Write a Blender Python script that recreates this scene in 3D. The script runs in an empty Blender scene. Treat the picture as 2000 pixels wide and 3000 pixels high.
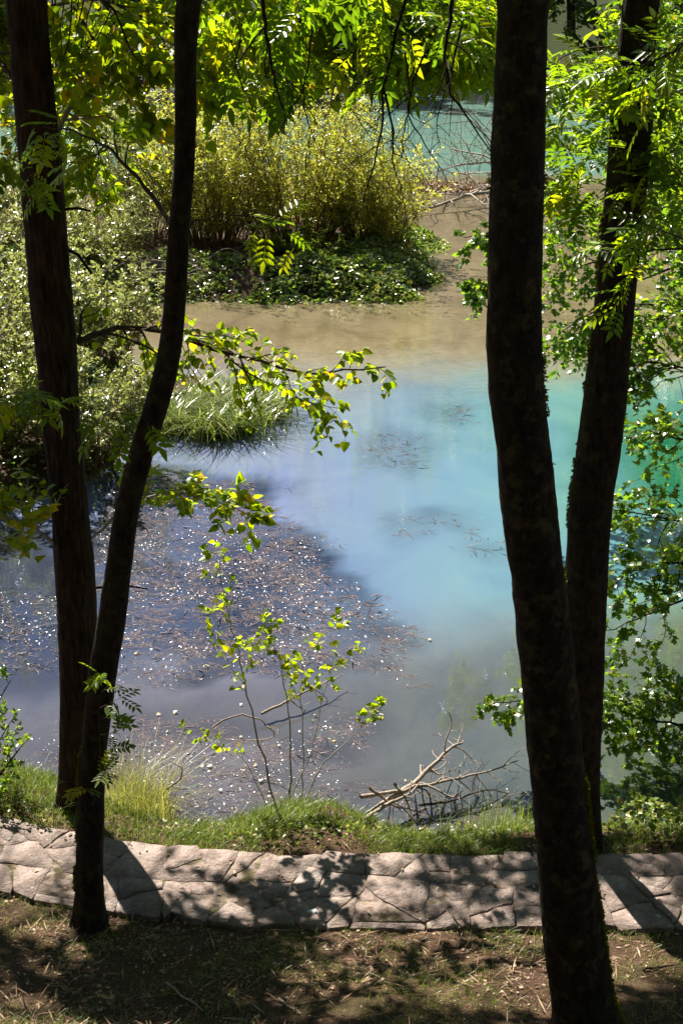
import bpy, math
import numpy as np
from mathutils import Vector, Matrix

rng = np.random.default_rng(11)
R = math.radians

# ------------------------------------------------------------------ camera, sky, sun, exposure
CAM_Z, PITCH, FPX, CX, CY = 7.0, R(22.0), 3231.0, 784.0, 1176.0
SUN_AZ, SUN_EL = R(-24.0), R(48.0)
scene = bpy.context.scene
col = scene.collection
cam_d = bpy.data.cameras.new('camera'); cam = bpy.data.objects.new('camera', cam_d); col.objects.link(cam)
cam.location = (0, 0, CAM_Z); cam.rotation_euler = (math.pi/2 - PITCH, 0, 0)
cam_d.sensor_fit = 'VERTICAL'; cam_d.sensor_height = 36.0; cam_d.lens = 18.0/math.tan(R(20.0))
cam_d.clip_start = 0.05; cam_d.clip_end = 1500
scene.camera = cam
world = bpy.data.worlds.new('World'); scene.world = world; world.use_nodes = True
wn = world.node_tree.nodes; wl = world.node_tree.links
sky = wn.new('ShaderNodeTexSky'); sky.sky_type = 'NISHITA'; sky.sun_disc = False
sky.sun_elevation = SUN_EL; sky.sun_rotation = SUN_AZ % (2*math.pi); sky.altitude = 1000; sky.air_density = 0.65; sky.dust_density = 0.2; sky.ozone_density = 2.0
bg = wn['Background']; wl.new(sky.outputs[0], bg.inputs[0]); bg.inputs[1].default_value = 0.05
sun_d = bpy.data.lights.new('sun', 'SUN'); sun_d.energy = 5.0; sun_d.angle = R(0.53); sun_d.color = (1.0, 0.93, 0.82)
sun = bpy.data.objects.new('sun', sun_d); col.objects.link(sun)
SUN = Vector((math.sin(SUN_AZ)*math.cos(SUN_EL), math.cos(SUN_AZ)*math.cos(SUN_EL), math.sin(SUN_EL)))
sun.rotation_euler = SUN.to_track_quat('Z', 'Y').to_euler(); sun.location = SUN*60
vs = scene.view_settings
vs.view_transform = 'Standard'; vs.look = 'None'; vs.exposure = 1.72; vs.gamma = 1.0; vs.use_curve_mapping = False
scene.render.engine = 'CYCLES'
cy = scene.cycles
cy.use_denoising = True; cy.max_bounces = 7; cy.diffuse_bounces = 2; cy.glossy_bounces = 3
cy.transmission_bounces = 4; cy.transparent_max_bounces = 8; cy.caustics_reflective = False; cy.caustics_refractive = False
cy.sample_clamp_indirect = 4.0

# ------------------------------------------------------------------ projection helpers (pixels of a 1568 x 2352 frame -> metres)
CAMP = np.array([0, 0, CAM_Z]); FW = np.array([0, math.cos(PITCH), -math.sin(PITCH)]); UP = np.array([0, math.sin(PITCH), math.cos(PITCH)])
def ray(x, y): return FW + np.array([1., 0, 0])*(x-CX)/FPX + UP*(CY-y)/FPX
def at(x, y, Y):
    d = ray(x, y); return CAMP + d*(Y/d[1])
def atz(x, y, z=0.0):
    d = ray(x, y); return CAMP + d*((z-CAM_Z)/d[2])
def proj(P):
    v = np.asarray(P) - CAMP; dep = v@FW
    return np.stack([CX + FPX*v[..., 0]/dep, CY - FPX*(v@UP)/dep], -1)
def depth_at(p): return float((np.asarray(p)-CAMP)@FW)

# ------------------------------------------------------------------ numeric helpers
def unit(v): return v/np.maximum(np.linalg.norm(v, axis=-1, keepdims=True), 1e-9)
def sstep(a, b, x):
    t = np.clip((x-a)/(b-a), 0, 1); return t*t*(3-2*t)
_H = np.random.default_rng(5).random((64, 64, 64))
def vnoise(p):
    p = np.asarray(p, float); i = np.floor(p).astype(int); f = p-i; f = f*f*(3-2*f); i &= 63; j = (i+1) & 63
    a = lambda X, Y, Z: _H[X[..., 0], Y[..., 1], Z[..., 2]]
    fx, fy, fz = f[..., 0], f[..., 1], f[..., 2]
    c00 = a(i, i, i)*(1-fx)+a(j, i, i)*fx; c10 = a(i, j, i)*(1-fx)+a(j, j, i)*fx
    c01 = a(i, i, j)*(1-fx)+a(j, i, j)*fx; c11 = a(i, j, j)*(1-fx)+a(j, j, j)*fx
    return ((c00*(1-fy)+c10*fy)*(1-fz) + (c01*(1-fy)+c11*fy)*fz)*2-1
def fbm(p, o=4):
    p = np.asarray(p, float); s = 0; a = 1.
    for k in range(o): s = s + a*vnoise(p*2**k+17.3*k); a *= .5
    return s/1.9
def n2(X, Y, s, o=3, z=0.): return fbm(np.stack([X*s+50, Y*s+50, np.full_like(X*1., z)+3.3], -1), o)
def sdpoly(X, Y, poly):
    """signed distance, positive inside"""
    poly = np.asarray(poly, float); d = np.full(X.shape, 1e9); ins = np.zeros(X.shape, bool)
    for k in range(len(poly)):
        a, b = poly[k], poly[(k+1) % len(poly)]
        e = b-a; wx, wy = X-a[0], Y-a[1]
        t = np.clip((wx*e[0]+wy*e[1])/(e@e), 0, 1); d = np.minimum(d, np.hypot(wx-e[0]*t, wy-e[1]*t))
        c = ((a[1] > Y) != (b[1] > Y)) & (X < (b[0]-a[0])*(Y-a[1])/((b[1]-a[1])+1e-12)+a[0]); ins ^= c
    return np.where(ins, d, -d)
def pxpoly(pts, z=0.): return np.array([atz(x, y, z)[:2] for x, y in pts])

# ------------------------------------------------------------------ mesh builder
class MB:
    def __init__(s): s.v = []; s.lv = []; s.cnt = []; s.r = []; s.n = 0
    def add(s, verts, faces, rnd=None):
        """verts (N,3); faces (M,k) int"""
        verts = np.asarray(verts, float).reshape(-1, 3); faces = np.asarray(faces, int)
        s.v.append(verts); s.lv.append((faces+s.n).ravel()); s.cnt.append(np.full(len(faces), faces.shape[1]))
        s.r.append(np.broadcast_to(np.asarray(0.5 if rnd is None else rnd, float), (len(verts),))); s.n += len(verts); return s
    def template(s, tv, tfs, pos, rot, scale, rnd):
        """copies of a template: pos (N,3), rot (N,3,3) columns x,y,z, scale (N,) or (N,3)"""
        N, k = len(pos), len(tv)
        sc = np.asarray(scale, float); sc = np.repeat(sc[:, None], 3, 1) if sc.ndim == 1 else sc
        w = np.einsum('nij,nkj->nki', rot, tv[None]*sc[:, None, :]) + pos[:, None, :]
        base = s.n
        s.v.append(w.reshape(-1, 3)); s.r.append(np.repeat(rnd, k)); s.n += N*k
        for f in tfs:
            f = np.asarray(f)[None, :] + base + (np.arange(N)*k)[:, None]
            s.lv.append(f.ravel()); s.cnt.append(np.full(N, f.shape[1]))
        return s
    def mesh(s, name, mat, smooth=False):
        me = bpy.data.meshes.new(name)
        v = np.concatenate(s.v); lv = np.concatenate(s.lv).astype(np.int32); c = np.concatenate(s.cnt).astype(np.int32)
        me.vertices.add(len(v)); me.vertices.foreach_set('co', v.astype(np.float32).ravel())
        me.loops.add(len(lv)); me.loops.foreach_set('vertex_index', lv)
        me.polygons.add(len(c)); st = np.concatenate([[0], np.cumsum(c)[:-1]]).astype(np.int32)
        me.polygons.foreach_set('loop_start', st); me.polygons.foreach_set('loop_total', c)
        if smooth: me.polygons.foreach_set('use_smooth', np.ones(len(c), bool))
        at_ = me.attributes.new('rnd', 'FLOAT', 'POINT'); at_.data.foreach_set('value', np.concatenate(s.r).astype(np.float32))
        me.update(calc_edges=True); me.validate()
        if mat: me.materials.append(M[mat])
        return me
    def build(s, name, mat, parent=None, smooth=False, **kw):
        return link(name, s.mesh(name, mat, smooth), parent, **kw)
def link(name, me, parent=None, **kw):
    o = bpy.data.objects.new(name, me); col.objects.link(o)
    if parent is not None: o.parent = parent
    for k, v in kw.items(): o[k] = v
    return o
def thing(name, label, category, group=None):
    o = bpy.data.objects.new(name, None); col.objects.link(o); o.empty_display_size = .2
    o['label'] = label; o['category'] = category
    if group: o['group'] = group
    return o

def tubes(mb, P, Rr, sides=5, rnd=None, cap=True):
    """P (B,n,3), Rr (B,n)"""
    P = np.asarray(P, float); Rr = np.asarray(Rr, float)
    if P.ndim == 2: P, Rr = P[None], Rr[None]
    B, n, _ = P.shape
    if B == 0: return
    T = unit(np.gradient(P, axis=1)); chord = unit(P[:, -1]-P[:, 0])
    ref = np.where(np.abs(chord[:, 2:3]) > .8, np.array([[1., .2, 0]]), np.array([[.1, .05, 1.]]))
    U = unit(np.cross(T, ref[:, None, :])); W = np.cross(T, U)
    a = np.arange(sides)*2*math.pi/sides
    ring = P[:, :, None, :] + Rr[:, :, None, None]*(np.cos(a)[None, None, :, None]*U[:, :, None, :]+np.sin(a)[None, None, :, None]*W[:, :, None, :])
    i = np.arange(n-1)[:, None]*sides; j = np.arange(sides)[None, :]; k = (j+1) % sides
    f = np.stack([i+j, i+k, i+sides+k, i+sides+j], -1).reshape(-1, 4)
    F = (f[None]+(np.arange(B)*n*sides)[:, None, None]).reshape(-1, 4)
    mb.add(ring.reshape(-1, 3), F, .5 if rnd is None else np.repeat(rnd, n*sides))

# ------------------------------------------------------------------ branching
def curves(S, D, L, n=7, droop=0., wob=.12, g=rng):
    S = np.asarray(S, float); D = unit(np.asarray(D, float)); B = len(S); t = np.linspace(0, 1, n)
    P = S[:, None]+D[:, None]*(L[:, None]*t)[..., None]
    P[..., 2] -= (np.asarray(droop)*np.ones(B))[:, None]*L[:, None]*t**2
    for k in (1, 2.3):
        a = g.normal(size=(B, 1, 3)); ph = g.random((B, 1, 1))*6.28
        P += a*(np.sin(t[None, :, None]*3.1*k+ph)-np.sin(ph))*(L[:, None, None]*wob/k*.6)
    return P
def kids(P, Rr, k, s0=.2, s1=1., spread=.9, L=None, lfac=.5, up=0., rfac=.6, g=rng, flat=0.):
    """k children on every parent curve -> starts, dirs, lengths, radii"""
    B, n, _ = P.shape
    s = np.clip((np.arange(k)[None]+g.random((B, k)))/k*(s1-s0)+s0, 0, .999); x = s*(n-1); i = x.astype(int); f = x-i
    b = np.arange(B)[:, None]
    S = P[b, i]*(1-f)[..., None]+P[b, i+1]*f[..., None]; T = unit(P[b, i+1]-P[b, i]); r = Rr[b, i]*(1-f)+Rr[b, i+1]*f
    rnd_ = g.normal(size=(B, k, 3)); rnd_[..., 2] *= (1-flat)
    side = unit(np.cross(T, rnd_)); side[..., 2] *= (1-flat)
    D = unit(T*(1-spread*.6)+side*spread+np.array([0, 0, up]))
    PL = np.linalg.norm(P[:, -1]-P[:, 0], axis=1)[:, None] if L is None else np.full((B, 1), L/lfac)
    Lc = PL*lfac*(1.15-.6*s)*(.7+.6*g.random((B, k)))
    return S.reshape(-1, 3), D.reshape(-1, 3), Lc.ravel(), (r*rfac).ravel()
def taper(r, n, end=.3): return np.asarray(r)[:, None]*np.linspace(1, end, n)[None]
def frames(D, up, jit, g=rng):
    """leaf frames: y = tip direction, z = blade normal"""
    Y = unit(D); Nn = unit(np.asarray(up)*np.ones_like(Y)+g.normal(size=Y.shape)*jit)
    X = unit(np.cross(Y, Nn)); Z = np.cross(X, Y)
    return np.stack([X, Y, Z], -1)
def leafpts(P, k, s0=.15, s1=1., out=.9, g=rng, hang=0.):
    B, n, _ = P.shape
    s = np.clip((np.arange(k)[None]+g.random((B, k)))/k*(s1-s0)+s0, 0, .999); x = s*(n-1); i = x.astype(int); f = x-i; b = np.arange(B)[:, None]
    S = P[b, i]*(1-f)[..., None]+P[b, i+1]*f[..., None]; T = unit(P[b, i+1]-P[b, i])
    side = unit(np.cross(T, np.array([0, 0, 1.])+g.normal(size=T.shape)*.5))*np.where((np.arange(k) % 2) == 0, 1, -1)[None, :, None]
    D = unit(T*.6+side*out+g.normal(size=T.shape)*.3+np.array([0, 0, -hang]))
    return S.reshape(-1, 3), D.reshape(-1, 3)

# leaf templates: stalk at the origin, tip along +y, unit length
LEAF = {}
def half(pts, fold=.12):
    r = [(x, y, fold*x) for x, y in pts]; l = [(-x, y, fold*x) for x, y in pts]
    v = [(0, 0, 0)]+r+[(0, 1, -.06)]+l; n = len(pts)
    return np.array(v, float), [list(range(0, n+2)), [0, n+1]+list(range(2*n+1, n+1, -1))]
def _h(pts, fold=.12):
    v, f = half(pts, fold); return v, f
LEAF['poplar'] = _h([(.34, .04), (.46, .26), (.34, .58), (.14, .84)], .25)
LEAF['oval'] = _h([(.17, .15), (.24, .45), (.15, .8)], .2)
LEAF['willow'] = _h([(.13, .45)], .3)
LEAF['round'] = _h([(.3, .1), (.4, .5), (.22, .88)], .2)
LEAF['straw'] = _h([(.035, .5)], .3)
LEAF['loz'] = _h([(.27, .45)], .25)
LEAF['hex'] = _h([(.36, .25), (.3, .72)], .2)
LEAF['maple3'] = (np.array([(0, 0, 0), (.5, .3, -.06), (.2, .5, .02), (0, 1, -.08), (-.2, .5, .02), (-.5, .3, -.06)]), [[0, 1, 2, 4, 5], [4, 2, 3]])
def maple():
    o = [(.12, .02), (.46, .10), (.30, .30), (.56, .58), (.26, .58), (.20, .74), (0, 1.0)]
    pts = [(0, 0)]+o+[(-x, y) for x, y in o[-2::-1]]
    v = np.array([(0, .4, .0)]+[(x, y-.02, -.10*abs(x)-.08*y*y) for x, y in pts], float); n = len(pts)
    return v, [[0, 1+k, 1+(k+1) % n] for k in range(n)]
LEAF['maple'] = maple()
def pinnate(pairs=5, ll=.3, w=.12):
    V = []; Fs = []
    def leaflet(p, d, L):
        d = np.array(d)/np.hypot(*d); q = np.array([-d[1], d[0]]); b = len(V)
        for u, s, z in ((0, 0, 0), (.45, 1, -.02), (1, 0, -.07), (.45, -1, -.02)):
            P = np.array(p)+d*u*L+q*s*w*.5*L/ll; V.append((P[0], P[1], z-.12*P[1]**2))
        Fs.append([b, b+1, b+2, b+3])
    for k in range(pairs):
        y = .25+.6*k/(pairs-1); L = ll*(.75+.5*math.sin(math.pi*(k+.6)/pairs))
        for sx in (-1, 1): leaflet((0.01*sx, y), (sx, .45), L)
    leaflet((0, .86), (0, 1), ll*1.05)
    b = len(V)
    for x, y in ((-.008, 0), (.008, 0), (.004, .9), (-.004, .9)): V.append((x, y, -.12*y*y))
    Fs.append([b, b+1, b+2, b+3])
    return np.array(V), Fs
LEAF['pinnate'] = pinnate(4, .32, .15)
def ash():
    V = []; Fs = []
    def leaflet(p, d, L):
        d = np.array(d)/np.hypot(*d); q = np.array([-d[1], d[0]]); b = len(V)
        for u, s_, z in ((0, 0, 0), (.3, 1, .02), (.65, .8, 0), (1, 0, -.06), (.65, -.8, 0), (.3, -1, .02)):
            P = np.array(p)+d*u*L+q*s_*.2*L; V.append((P[0], P[1], z-.15*P[1]**2))
        Fs.append([b, b+1, b+2, b+3]); Fs.append([b, b+3, b+4, b+5])
    for k in range(4):
        for sx in (-1, 1): leaflet((.01*sx, .22+.19*k), (sx, .5), .36*(.8+.1*k))
    leaflet((0, .86), (.1, 1), .42); b = len(V)
    for x, y in ((-.01, 0), (.01, 0), (.005, .88), (-.005, .88)): V.append((x, y, -.15*y*y))
    Fs.append([b, b+1, b+2, b+3]); return np.array(V), Fs
LEAF['ash'] = ash()
LEAF['clump'] = (np.array([(0, 0, 0), (.3, .25, .06), (.12, .6, 0), (.42, .75, -.1), (.05, 1, .05), (-.25, .8, .1), (-.38, .45, -.08), (-.1, .4, .02)]), [[0, 1, 2, 7], [2, 3, 4], [7, 2, 4, 5], [7, 5, 6]])
def put_leaves(mb, kind, S, D, size, up=(0, 0, 1), jit=.5, g=rng, var=.3, rnd=None):
    if len(S) == 0: return
    N = len(S); tv, tf = LEAF[kind]
    sc = size*(1-var+2*var*g.random(N))
    mb.template(tv, tf, S, frames(D, np.array(up, float), jit, g), sc, g.random(N) if rnd is None else rnd)

# ------------------------------------------------------------------ materials
M = {}
class NT:
    def __init__(s, name):
        m = bpy.data.materials.new(name); m.use_nodes = True; s.m = m; s.t = m.node_tree; s.t.nodes.clear(); M[name] = m
        s.out = s.n('ShaderNodeOutputMaterial')
    def n(s, typ, ins=None, **kw):
        x = s.t.nodes.new(typ)
        for k, v in kw.items(): setattr(x, k, v)
        for k, v in (ins or {}).items(): s.set(x, k, v)
        return x
    def set(s, x, k, v):
        i = x.inputs[k]
        if hasattr(v, 'is_output'): s.t.links.new(v, i)
        else: i.default_value = (*v, 1.) if isinstance(v, tuple) and len(v) == 3 and i.type == 'RGBA' else v
    def ramp(s, fac, stops):
        x = s.n('ShaderNodeValToRGB', {0: fac}); e = x.color_ramp.elements
        while len(e) < len(stops): e.new(.5)
        for k, (p, c) in enumerate(stops): e[k].position = p; e[k].color = (*c, 1.) if len(c) == 3 else c
        return x.outputs[0]
    def noise(s, scale, detail=4, rough=.55, vec=None, dist=0.):
        x = s.n('ShaderNodeTexNoise', {'Scale': scale, 'Detail': detail, 'Roughness': rough, 'Distortion': dist})
        if vec is not None: s.set(x, 'Vector', vec)
        return x.outputs['Fac']
    def pos(s, scale=(1, 1, 1)):
        g = s.n('ShaderNodeNewGeometry'); mp = s.n('ShaderNodeMapping', {'Vector': g.outputs['Position'], 'Scale': Vector(scale)}); return mp.outputs[0]
    def attr(s, name): return s.n('ShaderNodeAttribute', attribute_name=name).outputs['Fac']
    def mixc(s, f, a, b, mode='MIX'):
        x = s.n('ShaderNodeMix', data_type='RGBA', blend_type=mode); s.set(x, 0, f); s.set(x, 6, a); s.set(x, 7, b); return x.outputs[2]
    def math(s, op, a, b=None, clamp=False):
        x = s.n('ShaderNodeMath', operation=op, use_clamp=clamp); s.set(x, 0, a)
        if b is not None: s.set(x, 1, b)
        return x.outputs[0]
    def mapr(s, v, a, b, c=0., d=1.):
        x = s.n('ShaderNodeMapRange', {0: v, 1: a, 2: b, 3: c, 4: d}); return x.outputs[0]
    def bump(s, h, strength=.5, dist=.02):
        return s.n('ShaderNodeBump', {'Height': h, 'Strength': strength, 'Distance': dist}).outputs[0]
    def bsdf(s, color, rough=.8, normal=None, spec=.3):
        x = s.n('ShaderNodeBsdfPrincipled', {'Base Color': color, 'Roughness': rough, 'Specular IOR Level': spec})
        if normal is not None: s.set(x, 'Normal', normal)
        return x.outputs[0]
    def end(s, sh): s.t.links.new(sh, s.out.inputs[0]); return s.m

def leaf_mat(name, stops, trans, tmix=.5, rough=.4, spec=.4):
    t = NT(name); r = t.attr('rnd')
    c = t.ramp(r, stops)
    oi = t.n('ShaderNodeObjectInfo').outputs['Random']
    c = t.mixc(.18, c, t.ramp(oi, [(0, (.7, .75, .6)), (1, (1, 1, 1))]), 'MULTIPLY')
    tc = t.mixc(1., c, trans, 'MULTIPLY')
    tr = t.n('ShaderNodeBsdfTranslucent', {'Color': tc}).outputs[0]
    mx = t.n('ShaderNodeMixShader', {0: tmix}); t.set(mx, 1, t.bsdf(c, rough, spec=spec)); t.set(mx, 2, tr)
    t.end(mx.outputs[0])
leaf_mat('leaf_poplar', [(0, (.10, .17, .008)), (.6, (.17, .23, .008)), (.93, (.27, .27, .01)), (.99, (.42, .27, .015))], (2.4, 2.3, .7), .6, .38)
leaf_mat('leaf_ash', [(0, (.05, .10, .008)), (.5, (.10, .16, .008)), (.85, (.15, .20, .008)), (1, (.22, .22, .01))], (2.5, 2.5, .7), .6, .33)
leaf_mat('leaf_maple', [(0, (.05, .105, .012)), (.7, (.095, .16, .015)), (.95, (.15, .20, .02)), (1, (.25, .18, .03))], (2.6, 2.6, .7), .55, .28, .7)
leaf_mat('leaf_willow', [(0, (.20, .22, .045)), (.5, (.26, .275, .065)), (.85, (.32, .31, .09)), (1, (.34, .28, .09))], (2., 2., .9), .58, .28, .8)
leaf_mat('leaf_silver', [(0, (.15, .17, .07)), (.6, (.22, .23, .12)), (1, (.29, .28, .17))], (1.6, 1.7, .8), .45, .25, .9)
leaf_mat('leaf_cover', [(0, (.09, .14, .03)), (.6, (.14, .19, .05)), (.9, (.2, .22, .08)), (1, (.26, .18, .06))], (1.8, 2.0, .8), .42, .22, .9)
leaf_mat('leaf_far', [(0, (.05, .08, .012)), (.6, (.10, .14, .018)), (.9, (.16, .19, .025)), (1, (.18, .13, .03))], (2.2, 2.4, .9), .5, .4)
leaf_mat('grass', [(0, (.08, .13, .02)), (.6, (.15, .20, .03)), (.85, (.26, .26, .07)), (1, (.38, .31, .14))], (1.5, 1.6, .8), .45, .35)
leaf_mat('sedge', [(0, (.09, .14, .03)), (.6, (.16, .21, .05)), (.85, (.28, .28, .12)), (1, (.42, .36, .2))], (1.7, 1.8, .8), .45, .22, .8)
leaf_mat('litter', [(0, (.10, .055, .032)), (.4, (.22, .135, .082)), (.8, (.36, .25, .165)), (1, (.50, .40, .29))], (1., .9, .7), .2, .7, .2)
leaf_mat('fallen_pale', [(0, (.55, .47, .30)), (1, (.75, .70, .55))], (1., .95, .7), .3, .4)
leaf_mat('moss', [(0, (.06, .075, .008)), (.6, (.14, .15, .012)), (1, (.24, .23, .02))], (1.6, 1.6, .6), .5, .9, .1)

def bark(name, dark, light, zs, patch=None, bump=.6, bscale=30):
    t = NT(name); p = t.pos((1, 1, zs))
    a = t.noise(bscale, 6, .65, p); b = t.noise(4, 3, .5, t.pos())
    c = t.mixc(t.mapr(a, .35, .68), dark, light)
    if patch: c = t.mixc(t.mapr(t.noise(11, 5, .65, t.pos()), .52, .66), c, patch)
    c = t.mixc(t.mapr(b, .3, .7, 0, .5), c, dark)
    t.end(t.bsdf(c, .9, t.bump(a, bump, .03), .15))
bark('bark_rough', (.006, .004, .003), (.085, .053, .03), .18, None, 1., 34)
bark('bark_dark', (.009, .007, .005), (.055, .04, .025), .4, (.06, .055, .02), .8, 26)
bark('bark_mossy', (.010, .008, .005), (.06, .042, .022), .6, (.10, .085, .035), .8, 22)
bark('bark_twig', (.04, .03, .022), (.10, .075, .055), .6, None, .4, 40)
bark('bark_pale', (.22, .19, .16), (.50, .45, .40), .5, (.2, .2, .12), .4, 24)
bark('dead_wood', (.2, .155, .12), (.44, .37, .31), .5, None, .4, 40)
bark('willow_stem', (.12, .08, .035), (.28, .2, .09), .5, None, .2, 30)
bark('sunken_wood', (.16, .13, .10), (.3, .25, .2), .5, None, .3, 30)

def stone_mat():
    t = NT('flagstone'); oi = t.n('ShaderNodeObjectInfo').outputs['Random']
    base = t.ramp(oi, [(0, (.22, .165, .145)), (.35, (.33, .25, .22)), (.7, (.28, .22, .195)), (1, (.37, .285, .245))])
    a = t.noise(6, 6, .65, t.pos()); b = t.noise(90, 4, .7, t.pos()); c = t.noise(2.2, 3, .5, t.pos())
    x = t.mixc(t.mapr(a, .38, .6, 0, .85), base, (.14, .105, .09))
    x = t.mixc(t.mapr(t.noise(28, 6, .75, t.pos()), .52, .6, 0, .6), x, (.13, .105, .09))
    x = t.mixc(t.mapr(t.noise(15, 3, .5, t.pos()), .64, .68, 0, .7), x, (.40, .37, .32))
    x = t.mixc(t.mapr(b, .5, .75, 0, .5), x, (.20, .165, .145))
    x = t.mixc(t.mapr(c, .55, .72, 0, .5), x, (.38, .33, .30))
    h = t.math('ADD', t.math('MULTIPLY', a, 1.8), t.math('MULTIPLY', t.noise(30, 6, .7, t.pos()), .8))
    t.end(t.bsdf(x, .88, t.bump(h, .9, .03), .2))
stone_mat()
def ground_mat():
    t = NT('soil'); p = t.pos()
    g = t.n('ShaderNodeSeparateXYZ', {0: t.n('ShaderNodeNewGeometry').outputs['Position']})
    z = g.outputs[2]
    a = t.noise(3, 6, .7, p); b = t.noise(40, 5, .75, p); c = t.noise(.9, 4, .6, p)
    soil = t.ramp(b, [(.25, (.010, .006, .0035)), (.5, (.05, .029, .017)), (.75, (.19, .12, .072))])
    soil = t.mixc(t.mapr(a, .45, .7, 0, .6), soil, (.11, .067, .04))
    soil = t.mixc(t.mapr(c, .56, .7, 0, .5), soil, (.055, .06, .016))
    gy = g.outputs[1]; soil = t.mixc(t.math('MULTIPLY', t.mapr(z, .5, 1.2), t.mapr(gy, 14, 16)), soil, t.mixc(b, (.012, .022, .006), (.05, .07, .018)))
    mud = t.mixc(t.noise(7, 6, .7, p), (.15, .118, .08), (.28, .22, .155))
    mud = t.mixc(t.math('MULTIPLY', t.attr('rnd'), .85), mud, (.07, .055, .055))
    x = t.mixc(t.mapr(z, -.03, .05), mud, soil)
    t.end(t.bsdf(x, .95, t.bump(t.math('ADD', b, a), .9, .03), .15))
ground_mat()
def mortar():
    t = NT('mortar'); p = t.pos(); b = t.noise(30, 5, .7, p); a = t.noise(4, 4, .6, p)
    x = t.mixc(t.mapr(t.noise(9, 4, .6, p), .4, .6), (.06, .046, .034), (.27, .21, .18)); x = t.mixc(t.mapr(a, .5, .65, 0, .7), x, (.10, .09, .025))
    t.end(t.bsdf(x, .95, t.bump(b, .8, .02), .1))
mortar()
def weed_mat(name, rough, spec):
    t = NT(name); r = t.attr('rnd')
    c = t.ramp(r, [(0, (.045, .036, .042)), (.6, (.115, .088, .094)), (1, (.19, .15, .14))])
    t.end(t.bsdf(c, rough, None, spec))
weed_mat('weed', .8, .1); weed_mat('weed_tip', .3, .7)
def water_mat():
    t = NT('water'); p = t.pos()
    milk, deep_refl = t.attr('milk'), t.attr('deep_refl')
    nz = t.noise(.35, 4, .6, p)
    gx = t.n('ShaderNodeSeparateXYZ', {0: t.n('ShaderNodeNewGeometry').outputs['Position']})
    tq = t.mapr(t.math('SUBTRACT', gx.outputs[0], t.math('MULTIPLY', nz, 1.5)), -1.6, 2.4); tq = t.math('MAXIMUM', tq, t.mapr(gx.outputs[1], 40, 48))
    c = t.mixc(tq, (.10, .125, .21), (.068, .165, .17)); c = t.mixc(t.mapr(gx.outputs[1], 38, 50), c, (.115, .215, .185))  # violet end paints sky reflection into the water's own colour
    c = t.mixc(1., c, t.ramp(t.noise(.55, 5, .6, t.pos((1, .7, 1)), 1.2), [(.3, (.78, .82, .9)), (.5, (1, 1, 1)), (.7, (1.16, 1.12, 1.02))]), 'MULTIPLY')
    c = t.mixc(deep_refl, c, (.003, .075, .045))  # dark tree reflection and deep clear water, both painted as green colour
    tan = t.ramp(t.noise(1.6, 7, .68, t.pos((1, .55, 1)), .6), [(.3, (.19, .148, .085)), (.5, (.29, .23, .14)), (.7, (.37, .30, .19))])
    c = t.mixc(t.attr('silt'), c, tan)
    w1 = t.noise(2.2, 3, .5, t.pos((1, 2.2, 1)), .4); w2 = t.noise(11, 3, .5, t.pos((1, 2., 1)), .2)
    h = t.math('ADD', t.math('MULTIPLY', w1, .7), t.math('MULTIPLY', w2, .14))
    nb = t.n('ShaderNodeBump', {'Height': h, 'Strength': t.attr('ripple'), 'Distance': .06}).outputs[0]
    dif = t.n('ShaderNodeBsdfDiffuse', {'Color': c}).outputs[0]
    tr = t.n('ShaderNodeBsdfTransparent', {'Color': (.86, .93, .90)}).outputs[0]
    body = t.n('ShaderNodeMixShader', {0: milk}); t.set(body, 1, tr); t.set(body, 2, dif)
    fr = t.n('ShaderNodeFresnel', {'IOR': 1.6, 'Normal': nb}).outputs[0]
    gl = t.n('ShaderNodeBsdfGlossy', {'Color': (1, 1, 1), 'Roughness': .02, 'Normal': nb}).outputs[0]
    mx = t.n('ShaderNodeMixShader', {0: fr}); t.set(mx, 1, body.outputs[0]); t.set(mx, 2, gl)
    t.end(mx.outputs[0])
water_mat()
def plastic():
    t = NT('clear_wrapper'); t.end(t.bsdf((.75, .76, .78), .15, t.bump(t.noise(60, 4), .6, .02), .8))
plastic()

# ------------------------------------------------------------------ terrain
_sh = np.array([atz(x, y)[:2] for x, y in [(-700, 1720), (-200, 1735), (0, 1750), (140, 1790), (250, 1840), (330, 1868), (420, 1893), (520, 1903), (600, 1872), (660, 1848), (760, 1848), (840, 1880), (900, 1915), (980, 1935), (1060, 1935), (1140, 1915), (1220, 1900), (1400, 1905), (1568, 1915), (2100, 1915)]])
def shore_y(X): return np.interp(X, _sh[:, 0], _sh[:, 1])
def path_y(X): return 8.7+.063*np.where(X < 0, np.minimum(-X, 9), 0)**2
RIGHT = np.array([(4.3, 8.5), (4.6, 11), (5.4, 15), (6.2, 20), (7.2, 30), (9, 45), (10.5, 56), (13, 68), (18, 84), (60, 88), (60, 8.5)])
LEFT = np.array([(-40, 16.8), (-4.6, 16.9), (-3.5, 18.6), (-2.9, 20.2), (-1.7, 20.7), (-1.3, 22), (-2.2, 23.4), (-3.6, 24.2), (-5, 26.5), (-40, 27)])
ISLE = np.array([(-40, 30), (-5, 29), (-2.5, 29.2), (0, 29.4), (1.4, 29.8), (2.0, 31.5), (1.7, 33.5), (2.5, 36), (1.6, 38.5), (-1, 40), (-5, 41), (-40, 44)])
BAR = np.array([(1.6, 43.0), (5.5, 42.6), (7.5, 43.5), (7.5, 45.5), (4, 44.8), (1.9, 44.4)])
MAT1 = pxpoly([(230, 1090), (330, 1060), (500, 1098), (600, 1105), (625, 1190), (690, 1210), (760, 1265), (800, 1310), (850, 1350), (905, 1420), (960, 1450), (975, 1480), (930, 1510), (905, 1560), (850, 1540), (700, 1560), (560, 1540), (400, 1590), (250, 1610), (200, 1500), (200, 1300)])
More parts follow.
